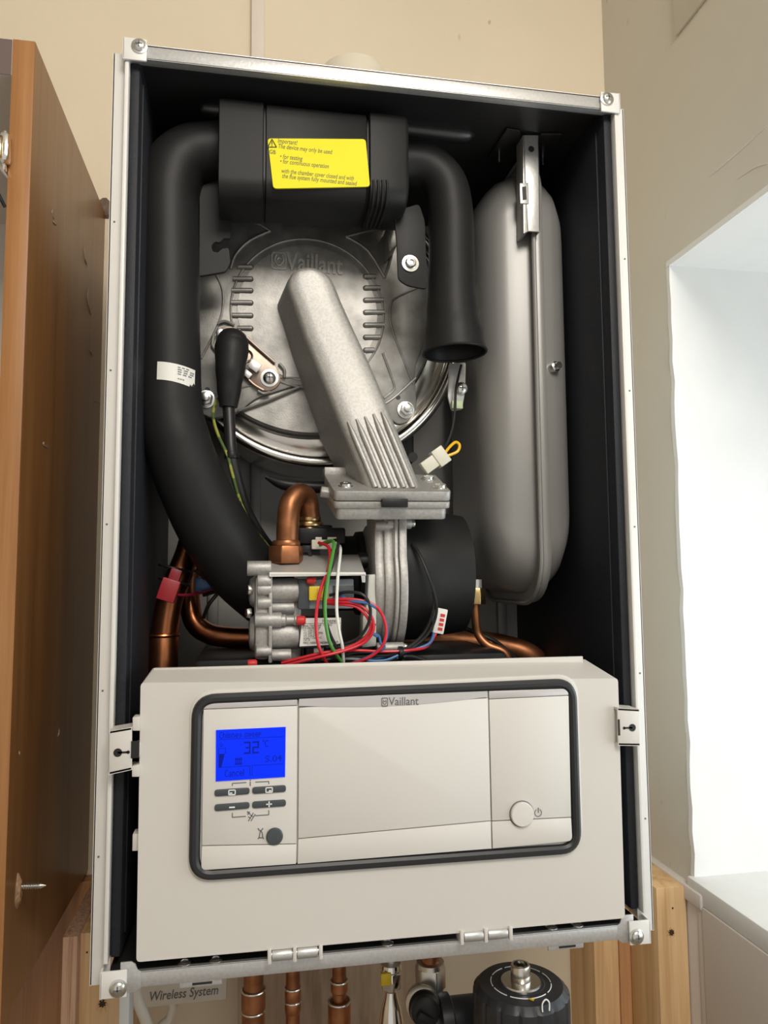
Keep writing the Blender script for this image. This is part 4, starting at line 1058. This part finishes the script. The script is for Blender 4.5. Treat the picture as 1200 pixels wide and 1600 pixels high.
# scuffs of plaster on the side, each its own mark
random.seed(3)
for (u, v, n_, su, sv) in ((81, 335, 4, 2, 9), (84, 348, 3, 4, 3), (132, 400, 3, 4, 16), (137, 470, 3, 3, 20), (142, 550, 3, 4, 4), (150, 627, 3, 9, 1), (68, 695, 3, 8, 5), (30, 1178, 2, 2, 3), (92, 1145, 3, 1, 5)):
    m = MB(); mid = PX(u, v, cx1 + .0002)
    for k in range(n_):
        a = PX(u + random.uniform(-2, 2), v + random.uniform(-2, 2) - sv, cx1 + .0002); b = PX(u + random.uniform(-3, 3) + su, v + random.uniform(-4, 4) + sv, cx1 + .0002)
        m.tube([a, mid, b], [.0001, random.uniform(.0003, .0006), .0001], DUST, n=5, sub=4)
    m.build('plaster_scuff', SP)
m = MB(); m.box((-.68, cyf, cz1 - .032), (cx0, YW_ - .002, cz1 - .001), INT); m.box((-.68, cyf - .0006, cz1 - .032), (cx0 - .0003, cyf, cz1 - .001), DKED); m.build('top_board', CB)
m = MB(); m.box((-.68, cyf + .002, cz0 + .001), (cx0, YW_ - .002, cz0 + .018), INT); m.build('bottom_board', CB)
m = MB(); m.box((-.68, YW_ - .02, cz0 + .018), (cx0, YW_ - .002, cz1 - .032), INT); m.build('back_board', CB)
m = MB(); m.box((-.697, cyf, cz0), (-.68, YW_, cz1), CAB); m.build('side_panel', CB)
# hinge: cup plate and arm on the inner face
m = MB(); a = P(6, 240, cyf); z_ = a.z
m.box((cx0 - .003, cyf - .006, z_ - .017), (cx0 - .0002, cyf + .030, z_ + .017), CHROME, bev=.001)
m.box((cx0 - .010, cyf - .016, z_ - .009), (cx0 - .003, cyf + .024, z_ + .009), CHROME, bev=.002)
m.cyl((cx0 - .006, cyf - .014, z_ - .010), (cx0 - .006, cyf - .014, z_ + .010), .0035, BRASS, n=16); m.cyl((cx0 - .013, cyf - .010, z_ - .012), (cx0 - .013, cyf - .010, z_ + .012), .0025, CHROME, n=16)
m.box((cx0 - .004, cyf - .012, z_ - .012), (cx0 + .0035, cyf - .0012, z_ + .013), CHROME, bev=.003)
m.tube([V((cx0 - .012, cyf - .01, z_ - .02)), V((cx0 - .006, cyf - .005, z_ - .035)), V((cx0 - .001, cyf + .0, z_ - .046))], .0014, BLKG, n=8)
m.build('hinge', CB)
# screw stuck through a torn chip in the side
a = PX(27, 1393, cx1); m = MB(); random.seed(2)
ringp = [(a + V((0, random.uniform(.7, 1.1) * .006 * math.cos(t), random.uniform(.8, 1.1) * .016 * math.sin(t)))) for t in [2 * PI * i / 14 for i in range(14)]]
m.rings([ringp, [a.lerp(p, .55) + V((.003, 0, 0)) for p in ringp]], CHIP)
CHP = m.build('torn_chip', SP)
s0 = PX(30, 1385, cx1 + .001)
m = MB(); prof = [(.0016, 0)]
for k in range(9): prof += [(.0013, .0012 + k * .0018), (.0024, .0021 + k * .0018)]
prof += [(.0003, .021)]
m.lathe(s0, (1, -.1, 0), prof, ZINC, n=14); m.build('wood_screw', CHP)

# ================================================================= THINGS AROUND
# flue elbow above
m = MB(); m.lathe((.2115, .20, .72), (0, 0, 1), [(.046, 0), (.046, .07), (.044, .08), (.041, .09), (.041, .126), (.036, .138), (.022, .145), (.001, .147)], FLUE, n=56)
m.cyl((.2115, .21, .80), (.2115, YW_, .80), .046, FLUE, n=48)
tag(m.build('flue_elbow'), 'cream plastic flue elbow just showing above the boiler top', 'flue')
# cable trunking on the wall
m = MB(); a = P(404, 40, YW_ - .006); m.rings([[V((a.x + x, y, .78)) for x, y in ((-.0085, YW_), (.0085, YW_), (.0085, YW_ - .0095), (-.0085, YW_ - .0095))], [V((a.x + x - .002, y, 1.35)) for x, y in ((-.0085, YW_), (.0085, YW_), (.0085, YW_ - .0095), (-.0085, YW_ - .0095))]], mat('painted_trunking', (.72, .64, .56), .5), bev=.001)
tag(m.build('cable_trunking'), 'narrow painted cable trunking running up the wall above the boiler', 'trunking')
# hole in the plaster beside the cabinet
m = MB(); a = P(166, 325, YW_ - .001); ringp = [a + V((random.uniform(.7, 1.2) * .011 * math.cos(t), 0, random.uniform(.7, 1.2) * .012 * math.sin(t))) for t in [2 * PI * i / 16 for i in range(16)]]
m.rings([ringp, [a.lerp(p, .8) + V((0, -.003, 0)) for p in ringp]], mat('broken_plaster', (.22, .15, .11), .95, noise=.5, nscale=120, bump=1, bscale=200))
struct(m.build('trim_5'))

zt2 = -.055
# right batten
m = MB(); m.box((.5489, .209, -.60), (.5850, .2725, zt2), PINE, bev=.0012)
for (u, v, r) in ((1051, 1419, .0011), (1049, 1457, .0036)):
    c = P(u, v, .209); m.cyl(c + V((0, -.0002, 0)), c + V((0, .004, 0)), r, HOLE, n=14)
c = P(1049, 1457, .2085)
for k in range(7):
    t = k * .9; m.tube([c + V((math.cos(t) * .003, 0, math.sin(t) * .003)), c + V((math.cos(t) * .0055, -.001, math.sin(t) * .0055 + .001))], [.0007, .0002], PINE, n=5, sub=1)
tag(m.build('timber_batten'), 'pale pine batten with drilled holes standing in the corner right of the boiler', 'timber batten')
# timber behind it, on the wall
a = P(930, 1550, .275); b = P(969, 1550, .275)
m = MB(); m.box((a.x, .275, -.60), (b.x - .0005, YW_, -.06), PINE, bev=.001); tag(m.build('timber_batten'), 'tan timber fixed flat to the wall under the boiler\'s right end', 'timber batten')
m = MB(); m.box((b.x, .2735, -.60), (.585, YW_, -.06), PINEO, bev=.001); tag(m.build('timber_batten'), 'narrow orange-brown timber between the tan one and the corner batten', 'timber batten')
# left batten + plywood strip
a = P(124, 1500, .209); b = P(196, 1500, .209)
m = MB(); m.box((a.x, .209, -.60), (a.x + .042, YW_, -.050), PINE, bev=.001)
for (u, v, r) in ((136, 1488, .0010), (160, 1568, .0038)):
    c = P(u, v, .209); m.cyl(c + V((0, -.0002, 0)), c + V((0, .004, 0)), r, HOLE, n=14)
c = P(160, 1568, .2085)
for k in range(7):
    t = k * .9 + 3.5; m.tube([c + V((math.cos(t) * .003, 0, math.sin(t) * .003)), c + V((math.cos(t) * .006, -.001, math.sin(t) * .006 - .003))], [.0008, .0002], PINE, n=5, sub=1)
tag(m.build('timber_batten'), 'pine batten with a ragged hole below the boiler\'s lower left corner', 'timber batten')
a0_ = P(97, 1500, .195); b0_ = P(121, 1500, .195)
m = MB(); m.box((a0_.x, .195, -.60), (b0_.x - .0005, YW_, -.046), PLYE, bev=.0008)
tag(m.build('plywood_strip'), 'plywood strip standing edge-on between the cabinet and the left batten', 'plywood')
# wood board on the wall under the cabinet
m = MB(); m.box((-.42, .325, -.75), (-.066, YW_, -.045), CABE, bev=.001); tag(m.build('wooden_board'), 'orange wooden board on the wall below the cabinet', 'board')
# mounting board behind the pipes
a = P(372, 1560, .325); b = P(690, 1560, .325)
m = MB(); m.box((a.x, .322, -.62), (b.x, YW_, -.005), BROWNB, bev=.001); tag(m.build('mounting_board'), 'rough stained brown board on the wall behind the copper pipes', 'board')

# copper tails
def tail(u, r, fits, label):
    y = .15
    b = P(u, 1560, y); m = MB(); m.cyl((b.x, y, .001), (b.x, y, -.45), r, COPD, n=32)
    o = m.build('copper_pipe'); tag(o, label, 'pipe')
    for (v0, v1, rr_) in fits:
        t = P(u, v0, y); e = P(u, v1, y); m = MB()
        m.lathe((b.x, y, t.z), (0, 0, -1), [(r, -.001), (rr_, .0005), (rr_, t.z - e.z - .0015), (r, t.z - e.z)], COPD, n=32)
        m.torus((b.x, y, t.z), (0, 0, 1), rr_ - .0006, .0011, ZINC, n=32, k=8, up=(0, 1, 0))
        m.build('solder_joint', o)
kk = (.15 + .58) / 1155
tail(396, 14.5 * kk * 1.0, ((1546, 1578, 17.5 * kk), (1579, 1640, 16.5 * kk)), 'widest copper pipe under the boiler, leftmost of the three in a row')
tail(457.5, 10.5 * kk, ((1543, 1563, 12 * kk), (1564, 1582, 12 * kk)), 'thin copper pipe under the boiler, middle of the three in a row')
tail(530, 10.5 * kk, ((1532, 1550, 13 * kk), (1564, 1600, 17 * kk)), 'copper pipe under the boiler widening to a joint, left of the chrome valve')

# chrome valve with yellow-tagged nut
y = .14; b = P(611, 1560, y); kk = (y + .58) / 1155
zz_ = lambda v: P(611, v, y).z
VV = empty('isolation_valve', (b.x, y, -.20)); tag(VV, 'chrome isolation valve with a yellow patch on its nut, hanging under the boiler', 'valve')
m = MB(); m.lathe((b.x, y, zz_(1541)), (0, 0, -1), [(12 * kk, 0), (13 * kk, .001), (9 * kk, .004), (9.5 * kk, .008), (14 * kk, .018), (18 * kk, .030), (18 * kk, .06), (14 * kk, .07)], CHROME, n=48); m.build('valve_body', VV)
m = MB(); m.cyl((b.x, y, 0), (b.x, y, zz_(1510)), 6 * kk, GALV, n=20); m.lathe((b.x, y, zz_(1503)), (0, 0, -1), [(8 * kk, 0), (15 * kk, .001), (16 * kk, .006), (13 * kk, .009)], CHROME, n=32); m.build('valve_stem', VV)
m = MB(); m.cyl((b.x, y, zz_(1516)), (b.x, y, zz_(1542)), 17 * kk, CHROME, n=6, bev=.001, rot=.3); NB = m.build('valve_nut', VV)
m = MB(); 
d1 = V((-.012 * 0, 0, 0)); a = P(604, 1530, y - 17 * kk + .0008); m.box((a.x - .0055, a.y - .0012, a.z - .0055), (a.x + .0045, a.y + .003, a.z + .0055), YELC, bev=.001); lab(m.build('yellow_patch', NB), 'yellow patch')

# compression fitting with black cap
y = .13; b = P(673, 1560, y); kk = (y + .58) / 1155; zz_ = lambda v: P(673, v, y).z
FT = empty('compression_fitting', (b.x, y, -.2)); tag(FT, 'nickel compression fitting with a black cap, between chrome valve and black filter', 'pipe fitting')
m = MB(); m.cyl((b.x, y, 0), (b.x, y, zz_(1512)), 15 * kk, COPD, n=28); lab(m.build('pipe_end', FT), 'short copper pipe end')
NIC = mat('nickel_plate', (.62, .58, .52), .3, metal=1, noise=.25, nscale=40)
m = MB(); m.lathe((b.x, y, zz_(1500)), (0, 0, -1), [(15 * kk, 0), (21 * kk, .001), (22 * kk, .005)], NIC, n=32); m.cyl((b.x, y, zz_(1508)), (b.x, y, zz_(1542)), 23.5 * kk, NIC, n=6, bev=.001, rot=.1); m.build('union_nut', FT)
m = MB(); m.lathe((b.x, y, zz_(1541)), (0, 0, -1), [(20 * kk, 0), (20 * kk, .008), (17 * kk, .010), (17 * kk, .014), (21 * kk, .018), (24 * kk, .03), (24 * kk, .09)], NIC, n=40); m.build('fitting_body', FT)
a = P(664, 1584, y - .028); m = MB(); m.lathe(a + V((.002, .02, 0)), (-.15, -1, .2), [(.0155, 0), (.0155, .008), (.012, .010)], NIC, n=32)
m.lathe(a + V((.002, .012, 0)), (-.15, -1, .2), [(.014, 0), (.0145, .006), (.012, .010), (.0135, .012), (.0125, .017), (.009, .019)], BLKG, n=28)
m.box(a + V((-.010, -.012, -.003)), a + V((.008, -.006, .004)), BLKG, bev=.0015, rot=Matrix.Rotation(.6, 3, 'Y'))
lab(m.build('drain_cap', FT), 'black ribbed cap')

# magnetic filter
ztop = -.052
c = top_pt(815, 1537, ztop); fc_ = V((c.x, c.y + .002, ztop))
rf = (P(887, 1560, fc_.y).x - P(744, 1560, fc_.y).x) / 2
FL = empty('magnetic_filter', (fc_.x, fc_.y, -.15)); tag(FL, 'black ribbed magnetic filter with a steel air vent on top, below the boiler', 'water filter')
m = MB()
N = 96; prof = [(rf * .50, .0), (rf * .86, -.0005), (rf * .93, -.003), (rf * .99, -.0055), (rf, -.010), (rf, -.044), (rf * .97, -.047), (rf * .8, -.048)]
R = []
for r, h in prof:
    R.append([fc_ + V((math.cos(2 * PI * i / N) * r * (1 - (.035 if (i % 6) == 0 and h < -.002 and h > -.046 else 0)), math.sin(2 * PI * i / N) * r * (1 - (.035 if (i % 6) == 0 and h < -.002 and h > -.046 else 0)), h)) for i in range(N)])
m.rings(R, BBLK)
m.lathe(fc_, (0, 0, 1), [(rf * .5, 0), (rf * .48, .0005), (.001, .0005)], BBLK, n=48)
# printed ring, arrow and marks
for k in range(9):
    a0 = k * 40 + 10; m.torus(fc_ + V((0, 0, .0004)), (0, 0, 1), rf * .62, .0004, WHT, n=10, k=6, a0=math.radians(a0), a1=math.radians(a0 + 33), up=(0, 1, 0))
a = fc_ + V((.0, -rf * .66, .0003)); m.rings([[a + V((-.003, .002, 0)), a + V((.003, .002, 0)), a + V((0, -.002, 0))], [a + V((-.003, .002, .0003)), a + V((.003, .002, .0003)), a + V((0, -.002, .0003))]], YELC)
a = P(853, 1570, fc_.y - rf * .98)
m.tube([a + V((-.003, 0, -.005)), a + V((-.003, 0, .001)), a + V((0, 0, .004)), a + V((.003, .0006, .001)), a + V((.003, .0006, -.005))], .0006, WHT, n=8)
CA = m.build('filter_cap', FL, angle=25)
m = MB(); m.lathe(fc_ + V((0, 0, .0004)), (0, 0, 1), [(rf * .42, 0), (rf * .41, .0016), (rf * .20, .0020), (.0085, .0028), (.0082, .0135), (.0076, .0145), (.0060, .0145), (.0058, .008), (.003, .008), (.0028, .011), (.0005, .0115)], STEEL, n=48); lab(m.build('air_vent', FL), 'polished steel air vent')
m = MB(); m.lathe(fc_ + V((0, 0, -.048)), (0, 0, -1), [(rf * .9, 0), (rf * .9, .01), (rf * .8, .015), (rf * .8, .14), (rf * .6, .15)], BBLK, n=48)
a = V((P(700, 1580, .12).x, .12, P(700, 1580, .12).z)); m.lathe(V((a.x - .012, .115, a.z - .004)), (1, 0, 0), [(.018, 0), (.0215, .002), (.0215, .012), (.018, .014), (.018, .06)], BBLK, n=36)
m.build('filter_body', FL)

# wireless receiver box
y = .20
q = [P(205, 1500, y), P(354, 1500, y), P(354, 1563, y), P(219, 1575, y)]
m = MB(); x0 = P(212, 1560, y).x; x1 = P(354.5, 1540, y).x; z0 = P(300, 1568, y).z
m.box((x0, y, z0), (x1, y + .035, z0 + .085), mat('receiver_plastic', (.66, .61, .53), .45), bev=.002)
m.text('Wireless System', P(234, 1564, y - .0001), (1, 0, 0), (0, 0, 1), .0122, GINK, ext=.0002, width=96 * (y + .58) / 1155, shear=.2, bold=.012)
WB = m.build('wireless_receiver'); tag(WB, 'cream box reading Wireless System under the boiler\'s left end', 'receiver box')
m = MB(); m.tube([P(*k) for k in ((216, 1500, .185), (212, 1540, .175), (216, 1565, .17), (226, 1590, .17), (235, 1620, .17), (240, 1680, .17))], .0050, CABLE, n=16)
tag(m.build('power_cable'), 'off-white cable hanging at the left of the Wireless System box', 'cable')
m = MB(); m.tube([P(*k) for k in ((268, 1560, .215), (270, 1575, .215), (264, 1592, .215), (250, 1606, .21), (235, 1640, .2))], .0042, CABLE, n=16)
tag(m.build('power_cable'), 'off-white cable curving out from under the Wireless System box', 'cable')
# white trunking below the lower left corner
a = P(186, 1570, .10); b = P(202, 1570, .10)
m = MB(); m.box((a.x, .10, -.60), (b.x, .125, -.006), mat('white_trunking', (.72, .72, .70), .4), bev=.001)
tag(m.build('cable_trunking'), 'white upright trunking just below the boiler\'s lower left corner', 'trunking')

for o in bpy.data.objects:
    if 'wc' in o: del o['wc']
